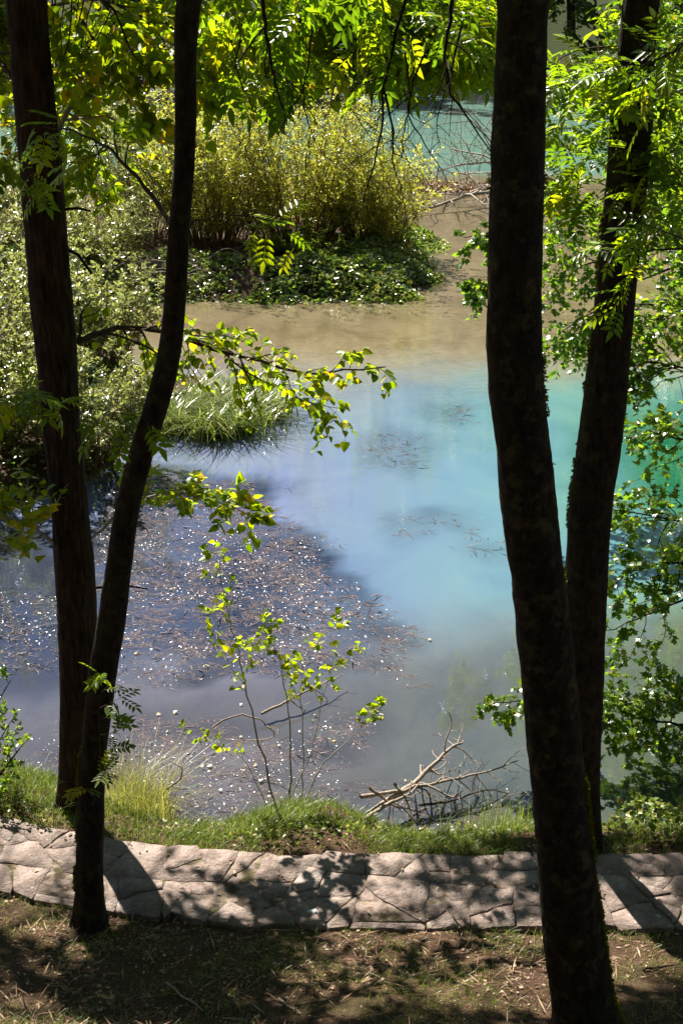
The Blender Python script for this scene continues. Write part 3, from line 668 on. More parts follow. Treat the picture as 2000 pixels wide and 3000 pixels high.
# dark branch stubs on the poplar
mbs = [([(140, 482), (180, 478), (209, 485)], .012), ([(150, 570), (180, 585), (212, 630)], .016), ([(200, 1352), (290, 1345), (340, 1353)], .010)]
for px, rr in mbs:
    mb = MB(); C = np.array([at(x, y, 9.9) for x, y in px]); t_ = np.linspace(0, 2, 9); P_ = np.stack([np.interp(t_, [0, 1, 2], C[:, k]) for k in range(3)], -1); tubes(mb, P_, np.linspace(rr, rr*.6, 9), 7); mb.build('branch_stub', 'bark_dark', t1, smooth=True)
# ash foliage of the leaning tree
spray(t2, [(392, 515), (360, 470), (310, 400), (240, 330), (170, 300), (100, 290)], 8.3, .016, G(81), 'ash', 'leaf_ash', .2, 7, .3, 4, .25, 0, .35, Yend=9.2)
spray(t2, [(410, 518), (520, 490), (600, 500), (680, 540)], 8.3, .006, G(82), 'ash', 'leaf_ash', .18, 5, .2, 2, .2, 0, .4, Yend=9)
spray(t2, [(215, 1850), (235, 1780), (225, 1640), (240, 1540)], 8.0, .006, G(83), 'ash', 'leaf_ash', .14, 9, .18, 3, .1, 0, .05, Yend=7.8)
for k, (px, Ya, Yb, nt) in enumerate((([(520, -80), (600, 10), (640, 90), (650, 180)], 9, 10.5, 8), ([(600, -80), (720, 20), (800, 90), (860, 170)], 11, 11.4, 22), ([(760, -80), (860, 10), (930, 90), (990, 190)], 11.2, 11.5, 24), ([(900, -60), (990, 40), (1060, 120), (1110, 200)], 13.7, 14, 18), ([(660, -60), (800, 30), (900, 60), (1020, 80)], 9, 10, 7), ([(440, -40), (520, 50), (560, 140), (540, 220)], 9, 11, 7), ([(820, 60), (920, 110), (1010, 150), (1120, 170)], 13.6, 13.9, 16), ([(960, -40), (1040, 60), (1090, 150)], 11.3, 11.6, 20))):
    px = [(x, y-70) for x, y in px]
    spray(t2, px, Ya, .012, G(90+k), 'ash', 'leaf_ash', .25, nt, .42, 3, .15, 2, .05, Yend=Yb, hang=.3)
for k, px in enumerate(([(-60, 970), (60, 955), (200, 935), (340, 960)], [(-60, 340), (0, 350), (60, 380), (110, 420)], [(-60, 930), (40, 900), (110, 905)])):
    spray(t2, px, 8.0, .006, G(75+k), 'ash', 'leaf_ash', .17, 6, .18, 3, .15, 0, .05, hang=.1)
# hanging bare twigs from the mossy tree
for k, (px, Y_, rr) in enumerate((([(940, -30), (905, 90), (880, 200), (878, 300), (850, 400), (832, 470)], 9.5, .012), ([(880, 200), (905, 300), (900, 380), (925, 440), (932, 505)], 9.5, .008), ([(1045, -40), (1020, 120), (1030, 210), (1080, 280), (1128, 352)], 9, .012), ([(1000, 60), (960, 150), (930, 260), (990, 350), (1030, 420)], 9.6, .008),
                                 ([(600, -30), (612, 80), (630, 190), (656, 272)], 9, .013), ([(690, -20), (688, 150), (705, 280), (730, 350), (790, 390)], 10, .007), ([(850, 30), (790, 120), (760, 230), (740, 340)], 10, .006), ([(820, 150), (800, 240), (860, 330), (900, 330)], 9.8, .005), ([(720, 60), (700, 200), (640, 300), (610, 400)], 9.6, .006), ([(930, 120), (945, 230), (920, 330), (950, 410)], 9.4, .006), ([(1060, 60), (1030, 180), (1000, 280), (1010, 340)], 9.2, .007), ([(560, 40), (540, 160), (590, 270), (560, 360)], 10, .005))):
    spray(t3, px, Y_, rr*1.15, G(110+k), 'ash', 'leaf_ash', .2, 9, .32, 1, .35, 2, .25, leaves=False, bmat='bark_dark', name='hanging_twig')
# near compound leaves and maple-like sprays at the right, off the upright tree
for k, (px, Ya, Yb, nt, sz) in enumerate((([(1500, 30), (1420, 110), (1360, 170), (1290, 200)], 9.2, 10, 16, .22), ([(1620, 60), (1540, 120), (1460, 160), (1400, 190)], 8.5, 9, 14, .22), ([(1650, 300), (1560, 330), (1480, 350), (1400, 350)], 8.6, 9.4, 16, .22), ([(1640, 450), (1540, 420), (1440, 440), (1300, 400)], 8.8, 10, 22, .22), ([(1640, 560), (1570, 570), (1500, 575), (1440, 585)], 8, 8.2, 8, .2), ([(1620, 200), (1500, 220), (1400, 270), (1280, 300)], 10, 11, 22, .2))):
    spray(t4, px, Ya, .01, G(130+k), 'ash', 'leaf_ash', sz*.9, int(nt*.6), .42, 4, .12, 1, .1, Yend=Yb, hang=.05, jit=.35)

# field maples on the right bank: limbs reach over the water
t5 = thing('field_maple', 'field maple reaching low leafy branches over the water behind the upright trunk', 'tree')
tz = float(ground_z(np.array([5.6]), np.array([13.]))[0])
C = np.array([(5.4, 13.0, -.3), (5.3, 13.05, 1.2), (5.1, 13.2, 2.6), (4.9, 13.5, 4.2), (4.9, 13.6, 6.2), (5.1, 13.5, 8.4)]); s = np.linspace(0, 5, 30)
MP = np.stack([np.interp(s, range(6), C[:, k]) for k in range(3)], -1); mb = MB(); tubes(mb, MP, np.linspace(.17, .05, 30), 14); mb.build('trunk', 'bark_dark', t5, smooth=True)
for k, (px, Ya, Yb, nt, tl, sz) in enumerate((([(1650, 1330), (1560, 1380), (1470, 1420), (1390, 1450)], 12.6, 11.5, 13, .5, .062), ([(1640, 1180), (1560, 1200), (1480, 1180), (1410, 1170)], 12.8, 12, 16, .5, .062), ([(1650, 1300), (1540, 1290), (1450, 1310), (1400, 1350)], 12.4, 11.6, 14, .45, .062),
                                               ([(1660, 1600), (1560, 1620), (1470, 1600), (1380, 1630)], 11.6, 11, 20, .5, .06), ([(1650, 1680), (1550, 1660), (1450, 1650), (1385, 1600)], 11.4, 10.9, 18, .45, .06), ([(1400, 1650), (1320, 1620), (1220, 1605), (1130, 1615)], 11.2, 11, 16, .3, .055), ([(1640, 1000), (1560, 1010), (1490, 990)], 13.2, 13, 14, .5, .065),
                                               ([(1640, 880), (1560, 840), (1480, 830), (1440, 860)], 14, 14.4, 22, .6, .065), ([(1660, 750), (1560, 720), (1460, 740)], 14, 14.6, 22, .6, .065))):
    spray(t5, px, Ya, .016, G(150+k), 'maple', 'leaf_maple', sz, int(nt*1.3), tl, 7, .15, 3, .1, Yend=Yb, hang=.1, jit=.4, bmat='bark_dark')
crown(t5, MP, np.linspace(.17, .05, 30), 4.2, G(165), 16, 3.0, [0, 1, 2, 3, 4, 5], 'maple3', .08, 'leaf_maple', 8, 6, 10, bmat='bark_dark', fine=True)
t6 = thing('field_maple', 'bushy field maple farther along the right bank, leaves down to the tan shallows', 'tree')
MP = np.array([(6.6+.1*math.sin(q), 19+.1*q, q-.2) for q in np.linspace(0, 9, 30)]); mb = MB(); tubes(mb, MP, np.linspace(.18, .05, 30), 12); mb.build('trunk', 'bark_dark', t6, smooth=True)
for k, (px, Ya, Yb, nt, tl) in enumerate((([(1500, 700), (1400, 700), (1330, 730), (1280, 770)], 19, 18, 20, .7), ([(1500, 620), (1380, 600), (1300, 620), (1255, 660)], 19, 18, 22, .7), ([(1500, 520), (1400, 500), (1300, 500), (1240, 540)], 19.5, 18.5, 24, .8), ([(1180, 650), (1130, 640), (1080, 670)], 18, 17.6, 10, .4), ([(1170, 560), (1110, 540), (1065, 545)], 18, 17.8, 7, .3), ([(1450, 780), (1390, 790), (1340, 780)], 18, 17, 12, .5))):
    spray(t6, px, Ya, .018, G(170+k), 'maple', 'leaf_maple', .075, int(nt*1.4), tl, 7, .15, 3, .05, Yend=Yb, hang=.1, jit=.45, bmat='bark_dark')
crown(t6, MP, np.linspace(.18, .05, 30), 2.2, G(181), 26, 2.8, None, 'maple3', .10, 'leaf_maple', 8, 6, 12, bmat='bark_dark')
for k, (x, y, h, L) in enumerate(((8.6, 27, 9, 3.2), (9.6, 36, 10, 3.4), (12.3, 50, 12, 4.2), (9.5, 14, 11, 4.0), (11.5, 22, 12, 4.5), (16, 62, 12, 4.2), (14, 40, 12, 4.2))):
    t = thing('bank_tree', ('green tree on the right bank behind the field maples', 'leafy tree on the right bank beside the middle shallows', 'tall tree on the right bank beside the far turquoise water', 'tall tree at the right edge above the dark green water', 'broad tree on the right bank rising behind the others', 'tree on the right bank where the far water ends', 'tree on the right slope between the far water and the shallows')[k], 'tree', 'trees along the right bank')
    z0 = float(ground_z(np.array([x*1.]), np.array([y*1.]))[0]); C = np.array([(x+.2*math.sin(q+k), y, z0-.2+q) for q in np.linspace(0, h, 30)])
    mb = MB(); tubes(mb, C, np.linspace(.2, .04, 30), 10); mb.build('trunk', 'bark_dark', t, smooth=True)
    crown(t, C, np.linspace(.2, .04, 30), z0+1.2, G(190+k), 21, L, None, 'maple3', .14+.03*(y > 30), 'leaf_maple', 8, 6, 7, bmat='bark_dark')

# ------------------------------------------------------------------ trees of the far bank
FAR = [(-30, 74, 15), (-23, 73, 17), (-17, 76, 14), (-11, 73, 16), (-6, 77, 19), (-1, 74, 15), (4, 76, 17), (8.5, 74.5, 15), (13, 78, 18), (18, 75, 16), (24, 78, 17), (31, 76, 16), (-38, 70, 16), (-14, 84, 20), (1, 85, 21), (15, 86, 21), (28, 87, 20), (-28, 85, 20)]
names = ['at the far left of the far bank', 'second from the left on the far bank', 'behind the pale diagonal poplar limb', 'left of the bent trunk', 'tallest, right of the bent trunk', 'above the willow thicket', 'above the far turquoise water', 'left of the mossy trunk', 'behind the mossy trunk', 'behind the upright trunk', 'at the right edge', 'beyond the right edge', 'at the left edge beyond the willows', 'in the second row on the left', 'in the second row at the centre', 'in the second row behind the mossy trunk', 'in the second row at the right', 'in the second row at the far left']
for k, (x, y, h) in enumerate(FAR):
    y, h = y+8, h*1.2
    g = G(300+k); t = thing('far_tree', 'dark green tree on the far bank, '+names[k], 'tree', 'trees of the far bank')
    z0 = float(ground_z(np.array([x*1.]), np.array([y*1.]))[0]); C = np.array([(x+.3*math.sin(q*.4+k), y, z0-.3+q) for q in np.linspace(0, h, 30)])
    mb = MB(); tubes(mb, C, np.linspace(.28, .05, 30), 8); mb.build('trunk', 'bark_dark', t, smooth=True)
    crown(t, C, np.linspace(.28, .05, 30), z0+1.2, g, 25, 3.8, None, 'clump', .48, 'leaf_far', 7, 3, 6, bmat='bark_dark', droop=.2)

# ------------------------------------------------------------------ willow thicket on the islet and shrubs on the left bank
def bush(name, label, x, y, h, w, g, nst, leaf, mat, size, k2=9, k3=3, kl=8, stem='willow_stem', group=None, jit=.9, hang=0., arch=.25, low=.04):
    t = thing(name, label, 'shrub', group); z0 = float(ground_z(np.array([x*1.]), np.array([y*1.]))[0])
    az = g.uniform(0, 6.28, nst); rad = np.sqrt(g.random(nst)); sp = rad*w*.5
    S = np.stack([x+np.cos(az)*sp*.35, y+np.sin(az)*sp*.35, np.full(nst, z0-.08)], -1)
    D = np.stack([np.cos(az)*rad*w*.42/h, np.sin(az)*rad*w*.42/h, np.ones(nst)], -1)
    Ls = h*g.uniform(.55, 1.22, nst)*(1-.2*rad); P1 = curves(S, D, Ls, 10, arch*rad*.6, .05, g); R1 = taper(g.uniform(.008, .02, nst), 10, .2)
    S, D, L2, rr = kids(P1, R1, k2, low, 1., .55, lfac=.28, up=.2, g=g); P2 = curves(S, D, L2, 6, .05, .1, g); R2 = taper(np.maximum(rr, .003), 6, .4)
    mb = MB(); tubes(mb, P1, R1, 4); tubes(mb, P2[:, ::2], R2[:, ::2], 3); PP = [P2]
    if k3:
        S, D, L3, rr = kids(P2, R2, k3, .2, 1., .6, lfac=.5, up=.1, g=g); P3 = curves(S, D, L3, 6, .05, .1, g); PP.append(P3)
    mb.build('stems', stem, t, smooth=True, kind='stuff')
    S, D = leafpts(np.concatenate(PP), kl, .1, 1., .7, g, hang); lb = MB(); put_leaves(lb, leaf, S, D, size, jit=jit, g=g); lb.build('foliage', mat, t, kind='stuff')
    return t
gw = 'willow thicket on the islet'
bush('willow_bush', 'tall yellow-green willow bush at the centre of the islet thicket', -1.1, 33.6, 4.4, 5.0, G(401), 130, 'willow', 'leaf_willow', .12, 8, 2, 6, group=gw)
bush('willow_bush', 'yellow-green willow bush right of the bent trunk, beside the tallest one', -3.0, 33.4, 4.3, 4.8, G(402), 120, 'willow', 'leaf_willow', .12, 8, 2, 6, group=gw)
bush('willow_bush', 'lower ochre willow bush at the right end of the islet', .8, 33.8, 3.2, 3.8, G(403), 100, 'willow', 'leaf_willow', .11, 8, 2, 6, group=gw, arch=.5)
bush('willow_bush', 'grey-green willow bush seen between the two left trunks', -4.9, 34.2, 3.7, 4., G(404), 55, 'willow', 'leaf_silver', .12, 9, 3, 7, group=gw)
bush('willow_bush', 'sparse grey willow stems behind the rough-barked trunk', -7.2, 33.5, 3.2, 4., G(405), 50, 'willow', 'leaf_silver', .12, 8, 2, 7, group=gw)
bush('willow_bush', 'grey willow bush at the left edge of the islet', -9.3, 33.0, 3.2, 4., G(406), 50, 'willow', 'leaf_silver', .12, 8, 2, 7, group=gw)
bush('willow_bush', 'low grey-green willow scrub in front between the two left trunks', -5.4, 31.0, 1.9, 3.4, G(407), 50, 'willow', 'leaf_silver', .11, 8, 2, 8, group=gw)
bush('willow_bush', 'low scrub at the far left of the islet shore', -8.6, 30.8, 2.0, 3.6, G(408), 50, 'willow', 'leaf_silver', .11, 8, 2, 8, group=gw)
bush('willow_bush', 'dark low scrub at the foot of the tallest willow', -.9, 31.5, 1.0, 3.2, G(409), 30, 'oval', 'leaf_far', .08, 7, 2, 5, group=gw)
gs = 'silvery shrubs on the left bank'
bush('silver_shrub', 'dense silvery shrub left of the rough-barked trunk', -5.2, 19.0, 2.9, 3.2, G(411), 60, 'loz', 'leaf_silver', .075, 9, 3, 8, group=gs, low=.05)
bush('silver_shrub', 'low silvery shrub between the two left trunks by the water', -3.7, 19.0, 1.8, 2.4, G(412), 45, 'loz', 'leaf_silver', .07, 9, 3, 8, group=gs, low=.05)
bush('silver_shrub', 'silvery shrub behind the left trunk, taller of the back pair', -5.8, 23.0, 2.9, 3.4, G(413), 55, 'loz', 'leaf_silver', .085, 9, 3, 7, group=gs, low=.05)
bush('silver_shrub', 'pale shrub behind the sedge tussock near the bent trunk', -4.2, 23.6, 1.9, 2.6, G(414), 45, 'loz', 'leaf_silver', .08, 9, 3, 7, group=gs, low=.05)
bush('silver_shrub', 'shrub at the left edge of the frame overhanging dark water', -6.8, 18.6, 2.8, 3.0, G(415), 50, 'loz', 'leaf_silver', .075, 9, 3, 8, group=gs, low=.05)
bush('dark_shrub', 'dark green leafy shrub at the lower left beside the twin trunks', -3.3, 9.95, 1.05, 1.8, G(416), 30, 'loz', 'leaf_maple', .045, 7, 2, 8, stem='bark_twig', low=.15)
for k, (x, y, h, w) in enumerate(((7.0, 24.5, 2.6, 3.2), (8.0, 30, 3., 3.6), (9.0, 37, 3.2, 4.), (10.4, 46, 3.5, 4.5), (12.5, 57, 4., 5.5), (6.6, 18.3, 2.2, 2.6))):
    bush('bank_shrub', ('leafy shrub on the right bank beside the tan shallows, second nearest', 'leafy shrub on the right bank at the middle of the shallows', 'leafy shrub on the right bank level with the islet willows', 'leafy shrub on the right bank level with the sandbar', 'leafy shrub on the right bank beside the far water', 'leafy shrub on the right bank at the dark green water')[k], x, y, h, w, G(440+k), 40, 'maple3', 'leaf_maple', .13+.03*(y > 40), 8, 2, 5, stem='bark_dark', group='shrubs along the right bank')
# low glossy cover on the islet rim
def cover(label, poly, n, size, hmax, seed, mat='leaf_cover', edge=.9):
    g = G(seed); poly = np.array(poly); lo, hi = poly.min(0), poly.max(0); X = g.uniform(lo[0], hi[0], n*4); Y = g.uniform(lo[1], hi[1], n*4)
    s = sdpoly(X, Y, poly)+n2(X, Y, 1.1, 4, 9.)*.75*min(1, edge); k = (s > 0) & (g.random(len(s)) < .25+sstep(0, .5, s)); X, Y, s = X[k][:n], Y[k][:n], s[k][:n]
    hgt = hmax*sstep(0, edge, s)*(.3+1.3*np.clip(n2(X, Y, 1.0, 3)+.3, 0, 1.3)); z = np.maximum(ground_z(X, Y), 0)+hgt*g.random(len(X))**.5+.015
    mb = MB(); D = g.normal(size=(len(X), 3)); D[:, 2] *= .45
    put_leaves(mb, 'hex', np.stack([X, Y, z], -1), D, size, jit=.7, g=g, var=.55); o = mb.build('ground_cover', mat, None, kind='stuff', label=label, category='ground cover'); return o
cover('glossy low ground cover spilling over the right rim of the islet', [(-2, 29.0), (0, 28.9), (1.5, 29.3), (2.1, 31), (2.0, 33.2), (2.7, 35.6), (2.2, 37), (.6, 35), (-.5, 31.5), (-2, 30.5)], 11000, .085, .4, 421)
cover('low leafy ground cover on the islet behind the bent trunk', [(-9, 29.6), (-4.8, 28.8), (-2, 29), (-2, 31), (-5, 33), (-9, 33)], 9000, .08, .3, 422)
cover('tangled leafy cover on the left bank beneath the silvery shrubs', [(-8, 17), (-4.5, 16.9), (-3.4, 18.4), (-2.9, 20.3), (-3.4, 23.6), (-8, 25)], 10000, .06, .6, 423)
cover('bright leafy weeds beside the path right of the mossy trunk', [(1.85, 9.3), (4.6, 9.3), (4.6, 10.1), (2.2, 10.0)], 1500, .05, .3, 424, 'grass', .25)
cover('small broad-leaved weeds scattered through the bank grass', [(-4, 9.75), (-2, 9.3), (0, 9.2), (1.8, 9.25), (1.6, 9.75), (0, 9.9), (-2, 9.9), (-4, 10.6)], 1100, .03, .1, 427, 'grass', .2)
cover('reddish leaf litter and weeds along the far shore', [(-12, 77), (14, 77), (14, 81), (-12, 81)], 4000, .22, .6, 425, 'litter')
cover('rusty drift of leaves on the sandbar in the far shallows', [(1.6, 43.1), (7, 42.8), (7, 45), (2, 44.2)], 2500, .09, .15, 426, 'litter', .3)

# ------------------------------------------------------------------ grasses
def blades(name, label, pts, hgt, wid, g, mat, lean=.5, cat='grass', parent=None, rnd=None, n=4):
    N = len(pts); h = hgt*(.5+.8*g.random(N)); az = g.uniform(0, 6.28, N); le = lean*(.3+1.1*g.random(N))
    d = np.stack([np.cos(az), np.sin(az), 0*az], -1); q = np.stack([-np.sin(az), np.cos(az), 0*az], -1)
    t = np.linspace(0, 1, n); P = pts[:, None]+d[:, None]*(h*le)[:, None, None]*(t**2)[None, :, None]
    P[..., 2] += h[:, None]*(t-.35*le[:, None]*t**2); w = wid*(1-t**1.5)*.5; w[-1] = .0004
    A = P+q[:, None]*w[None, :, None]; B = P-q[:, None]*w[None, :, None]; V = np.stack([A, B], 2).reshape(-1, 3)
    i = np.arange(n-1)*2; f = np.stack([i, i+1, i+3, i+2], -1); F = (f[None]+(np.arange(N)*n*2)[:, None, None]).reshape(-1, 4)
    r_ = g.random(N) if rnd is None else rnd
    mb = MB().add(V, F, np.repeat(r_, n*2)); kw = dict(kind='stuff')
    if parent is None: kw.update(label=label, category=cat)
    return mb.build(name, mat, parent, **kw)
def pts_in(poly, n, g, clump=None, z=None):
    poly = np.array(poly); lo, hi = poly.min(0), poly.max(0); X = g.uniform(lo[0], hi[0], n*6); Y = g.uniform(lo[1], hi[1], n*6)
    k = sdpoly(X, Y, poly) > 0
    if clump is not None: k &= (n2(X, Y, clump[0], 3)*.5+.5) > clump[1]+.25*(g.random(len(X))-.5)
    X, Y = X[k][:n], Y[k][:n]; return np.stack([X, Y, ground_z(X, Y)-.01], -1)
def gp(pts, z): return [tuple(atz(x, y, z)[:2]) for x, y in pts]
g = G(501)
bank = [(x, path_y(np.array(x))+.40) for x in np.linspace(-4.2, 4.2, 40)]; bank = bank+[(x, float(shore_y(np.array(x)))+.03) for x in np.linspace(4.2, -4.2, 60)]
p = pts_in(bank, 24000, g, (1.9, .47)); bare = sdpoly(p[:, 0], p[:, 1], np.array(gp([(600, 1940), (690, 1890), (790, 1890), (830, 1940), (860, 1965), (600, 1965)], .42))); p = p[(bare < .0) | (g.random(len(p)) < .1)]
blades('bank_grass', 'bright green grass growing along the bank between path and water', p, .095, .006, g, 'grass', .8, rnd=np.clip(.38+.55*n2(p[:, 0], p[:, 1], 1.3, 3, 8.)+.35*(g.random(len(p))-.5), 0, 1))
p = pts_in(bank, 1500, g, (2.6, .55)); blades('grass_stalks', 'long arching grass blades and straw standing out of the bank grass', p, .2, .005, g, 'grass', .8, rnd=.3+.7*g.random(len(p)))
p = pts_in(gp([(240, 1800), (300, 1740), (380, 1760), (400, 1850), (330, 1880), (250, 1860)], .3), 700, g)
blades('tall_grass', 'tall pale grass tuft at the water edge right of the twin trunks', p, .58, .005, g, 'grass', .85, rnd=.68+.32*g.random(len(p)))
p = pts_in([(x, y) for x, y in ((-3.6, 5.4), (3.6, 5.4), (3.8, 8.25), (-3.8, 8.9))], 16000, g, (2.4, .54))
blades('slope_grass', 'sparse short grass scattered over the shaded slope below the path', p, .07, .005, g, 'grass', .9)
p = pts_in(gp([(1000, 1900), (1200, 1860), (1230, 1930), (1060, 1960)], .1), 260, g); blades('reed_grass', 'thin tall grass stalks in the water edge left of the mossy trunk', p, .4, .005, g, 'grass', .5)
# sedge tussock
ts = thing('sedge_tussock', 'arching sedge tussock at the edge of the water right of the bent trunk', 'plant'); g = G(510)
q = [(-2.6, 20.7), (-1.6, 20.6), (-1.9, 21.3), (-1.2, 21.4), (-2.4, 21.6), (-2.0, 20.5), (-2.9, 21.2), (-1.5, 22.1)]
pp = np.concatenate([np.column_stack([g.normal(x, .2, 230), g.normal(y, .18, 230), np.full(230, .03)]) for x, y in q]); blades('blades', '', pp, .66, .026, g, 'sedge', 1.3, parent=ts, n=6)
# dry arching canes
td = thing('dry_canes', 'pale arching dead canes left of the bent trunk on the islet', 'plant'); g = G(511); n_ = 60
S = np.stack([g.normal(-3.4, .35, n_), g.normal(30.2, .3, n_), np.full(n_, .2)], -1); D = np.stack([g.normal(-.9, .5, n_), g.normal(-.1, .4, n_), np.full(n_, 1.)], -1)
P_ = curves(S, D, g.uniform(1.4, 2.6, n_), 10, .62, .04, g); mb = MB(); tubes(mb, P_, taper(np.full(n_, .012), 10, .4), 4); mb.build('canes', 'dead_wood', td, smooth=True, kind='stuff')

# ------------------------------------------------------------------ water weed
def weed(label, poly, n, seed, zlo, zhi, L=.16, w=.012, flat=.18, edge=.35, mat='weed', clump=12, spot=None):
    g = G(seed); poly = np.array(poly); lo, hi = poly.min(0)-.3, poly.max(0)+.3; X = g.uniform(lo[0], hi[0], n*4); Y = g.uniform(lo[1], hi[1], n*4)
    s = sdpoly(X, Y, poly)+n2(X, Y, 1.1, 3)*.45; k = (s > 0) & (g.random(len(s)) < .25+sstep(0, edge, s)*np.clip(n2(X, Y, 2.3, 3)*1.1+.55, .03, 1)); X, Y = X[k][:n], Y[k][:n]; N = len(X)
    if spot: k = g.random(N) < np.clip((n2(X, Y*1.5, spot, 5, 6.)+.2)*4, .08, 1); X, Y = X[k], Y[k]; N = len(X)
    if clump > 1:
        m = max(1, N//clump); X, Y = np.repeat(X[:m], clump), np.repeat(Y[:m], clump); N = len(X); cs = np.repeat(.5+1.1*g.random(m)**1.5, clump); ca = np.repeat(g.normal(0, .5, m), clump); X = X+g.normal(size=N)*.05*cs; Y = Y+g.normal(size=N)*.03*cs
    else: cs, ca = 1., 0.
    z = g.uniform(zlo, zhi, N); az = -.5+ca+g.normal(0, .5 if clump > 1 else .9, N)+n2(X, Y, .5, 2)*1.2; t = np.linspace(-.5, .5, 3)+(.5 if clump > 1 else 0)
    d = np.stack([np.cos(az), np.sin(az)], -1); q = np.stack([-np.sin(az), np.cos(az)], -1); Ls = L*(.4+g.random(N))*cs; cv = g.normal(size=N)*.5; tl = g.normal(size=(N, 2))*flat
    c = np.stack([X, Y], -1)[:, None]+d[:, None]*(Ls[:, None]*t)[..., None]+q[:, None]*(cv*Ls)[:, None, None]*(t**2)[None, :, None]
    wz = w*(.6+.8*g.random(N))[:, None, None]*.5*np.array([.5, 1, .25])[None, :, None]
    A, B = c+q[:, None]*wz, c-q[:, None]*wz
    za = z[:, None]+Ls[:, None]*t*tl[:, :1]; dz = wz[..., 0]*tl[:, 1:]*2
    V = np.stack([np.concatenate([A, (za+dz)[..., None]], -1), np.concatenate([B, (za-dz)[..., None]], -1)], 2).reshape(-1, 3)
    i = np.arange(2)*2; f = np.stack([i, i+1, i+3, i+2], -1); F = (f[None]+(np.arange(N)*6)[:, None, None]).reshape(-1, 4)
    MB().add(V, F, np.repeat(g.random(N), 6)).build('water_weed', mat, None, kind='stuff', label=label, category='water weed')
weed('broad purple-brown mat of water weed in the middle of the pond', MAT1, 50000, 601, -.14, -.004, .12, .012)
weed('sparkling tips of the broad weed mat breaking the surface', MAT1, 22000, 602, -.003, .008, .02, .004, .14, mat='weed_tip', clump=1, spot=.9)
weed('dark feathery strands of weed lying on the surface of the broad mat', MAT1, 14000, 606, .001, .004, .07, .0055, .01)
weed('dark weed bed in the shallows by the near bank', MAT2, 28000, 603, -.14, -.01, .09, .012)
weed('glinting weed tips in the near shallows', MAT2, 6000, 604, -.003, .008, .018, .004, .14, mat='weed_tip', clump=1, spot=.9)
weed('dark strands of weed lying on the near shallows', MAT2, 5000, 607, .001, .004, .06, .005, .01)
weed('brown weed mat at the left edge under the overhanging shrub', MAT3, 16000, 605, -.1, .004, .09, .010)
weed('glints on the brown weed at the left edge', MAT3, 4000, 608, -.003, .008, .02, .004, .14, mat='weed_tip', clump=1, spot=2.)
for k, (q, n_) in enumerate(zip(PATCH, (1300, 500, 600, 500, 450, 1200, 600))):
    weed(('small weed clump below the tree reflection', 'faint submerged weed patch in the blue water', 'weed tuft in open blue water left of the mossy trunk', 'thin weed strands close to the mossy trunk', 'weed tuft at the upper edge of the broad mat', 'weed patch at the foot of the sedge tussock', 'olive weed patch under the far tree reflections')[k], q, n_, 620+k, -.04, .002, .13, .009)

# ------------------------------------------------------------------ sapling, dead branches, fallen leaves, litter
def sapling(label, px, Y, r0, seed, nt, tl, single, s0=.3, kl=4, sub=1, size=.07):
    t = thing('poplar_sapling', label, 'sapling', 'young poplars at the near bank')
    spray(t, px, Y, r0, G(seed), 'poplar', 'leaf_poplar', size, nt, tl, kl, -.1, sub, s0, single=single, bmat='bark_pale', spread=.6, flat=0., name='stem', jit=.8, hang=.2, Yend=Y+.25)
    return t
sapling('tallest poplar sapling in front of the weed mat, leafy top', [(632, 1850), (610, 1760), (580, 1650), (560, 1550), (545, 1470), (520, 1380), (500, 1290)], 10.3, .010, 701, 14, .3, 75, .45, 3, 2, .056)
sapling('slender poplar sapling right of the tallest, yellowing tips', [(668, 1850), (665, 1760), (668, 1660), (655, 1580), (640, 1500), (600, 1440)], 10.35, .009, 702, 9, .3, 45, .55, 4, 1, .06)
sapling('thin poplar sapling leaning right towards the dead branches', [(700, 1840), (735, 1760), (800, 1700), (860, 1640), (890, 1610)], 10.35, .007, 703, 6, .14, 24, .7, 4, 1, .055)
sapling('forked twiggy sapling behind the tallest, small leaves at its tips', [(690, 1840), (700, 1700), (690, 1600), (690, 1520), (740, 1450), (780, 1440)], 10.5, .006, 704, 8, .26, 36, .5, 4, 1, .055)
sapling('wispy bare-stemmed sapling between the tallest and the dead branches', [(655, 1850), (690, 1790), (725, 1700), (740, 1600), (770, 1520), (812, 1480)], 10.4, .005, 705, 9, .2, 20, .6, 3, 1, .05)
sapling('short yellowing sapling left of the tallest at the water edge', [(615, 1855), (590, 1800), (560, 1740), (480, 1700), (445, 1690)], 10.25, .005, 706, 8, .2, 18, .5, 3, 1, .045)
def dead(name, label, px, Y, r0, seed, nt, tl, z=None, mat='dead_wood', sub=2, droop=.1, Yend=None, s0=.3, group=None, flat=.2, rmin=.0025):
    t = thing(name, label, 'branch', group)
    if z is not None: raise ValueError
    spray(t, px, Y, r0, G(seed), 'oval', 'litter', .05, nt, tl, 1, droop, sub, s0, leaves=False, bmat=mat, name='bough', Yend=Yend, flat=flat, rmin=rmin); return t
gd = 'dead branches piled at the water edge'
dead('dead_branch', 'dead branch rising from the pile to a forked twiggy top over the water', [(850, 1870), (900, 1835), (950, 1800), (1000, 1750), (1040, 1710), (1060, 1708)], 10.15, .034, 711, 12, .45, Yend=10.9, s0=.35, group=gd)
dead('dead_branch', 'long thin dead branch lying across the pile towards the mossy trunk', [(830, 1830), (930, 1815), (1040, 1790), (1130, 1770), (1190, 1745)], 10.2, .02, 712, 12, .45, Yend=10.8, group=gd)
dead('dead_branch', 'bleached stick lying low at the left of the branch pile', [(835, 1885), (890, 1845), (940, 1825), (960, 1800)], 10.0, .024, 713, 4, .25, Yend=10.4, group=gd)
dead('dead_branch', 'short broken stump branch poking out of the pile', [(905, 1800), (930, 1830), (945, 1870)], 10.2, .015, 714, 3, .2, Yend=10.0, group=gd)
dead('dead_branch', 'thin dead stick crossing under the pile towards the bank', [(850, 1810), (900, 1850), (960, 1862), (1010, 1850)], 10.1, .014, 720, 6, .3, Yend=10.5, group=gd)
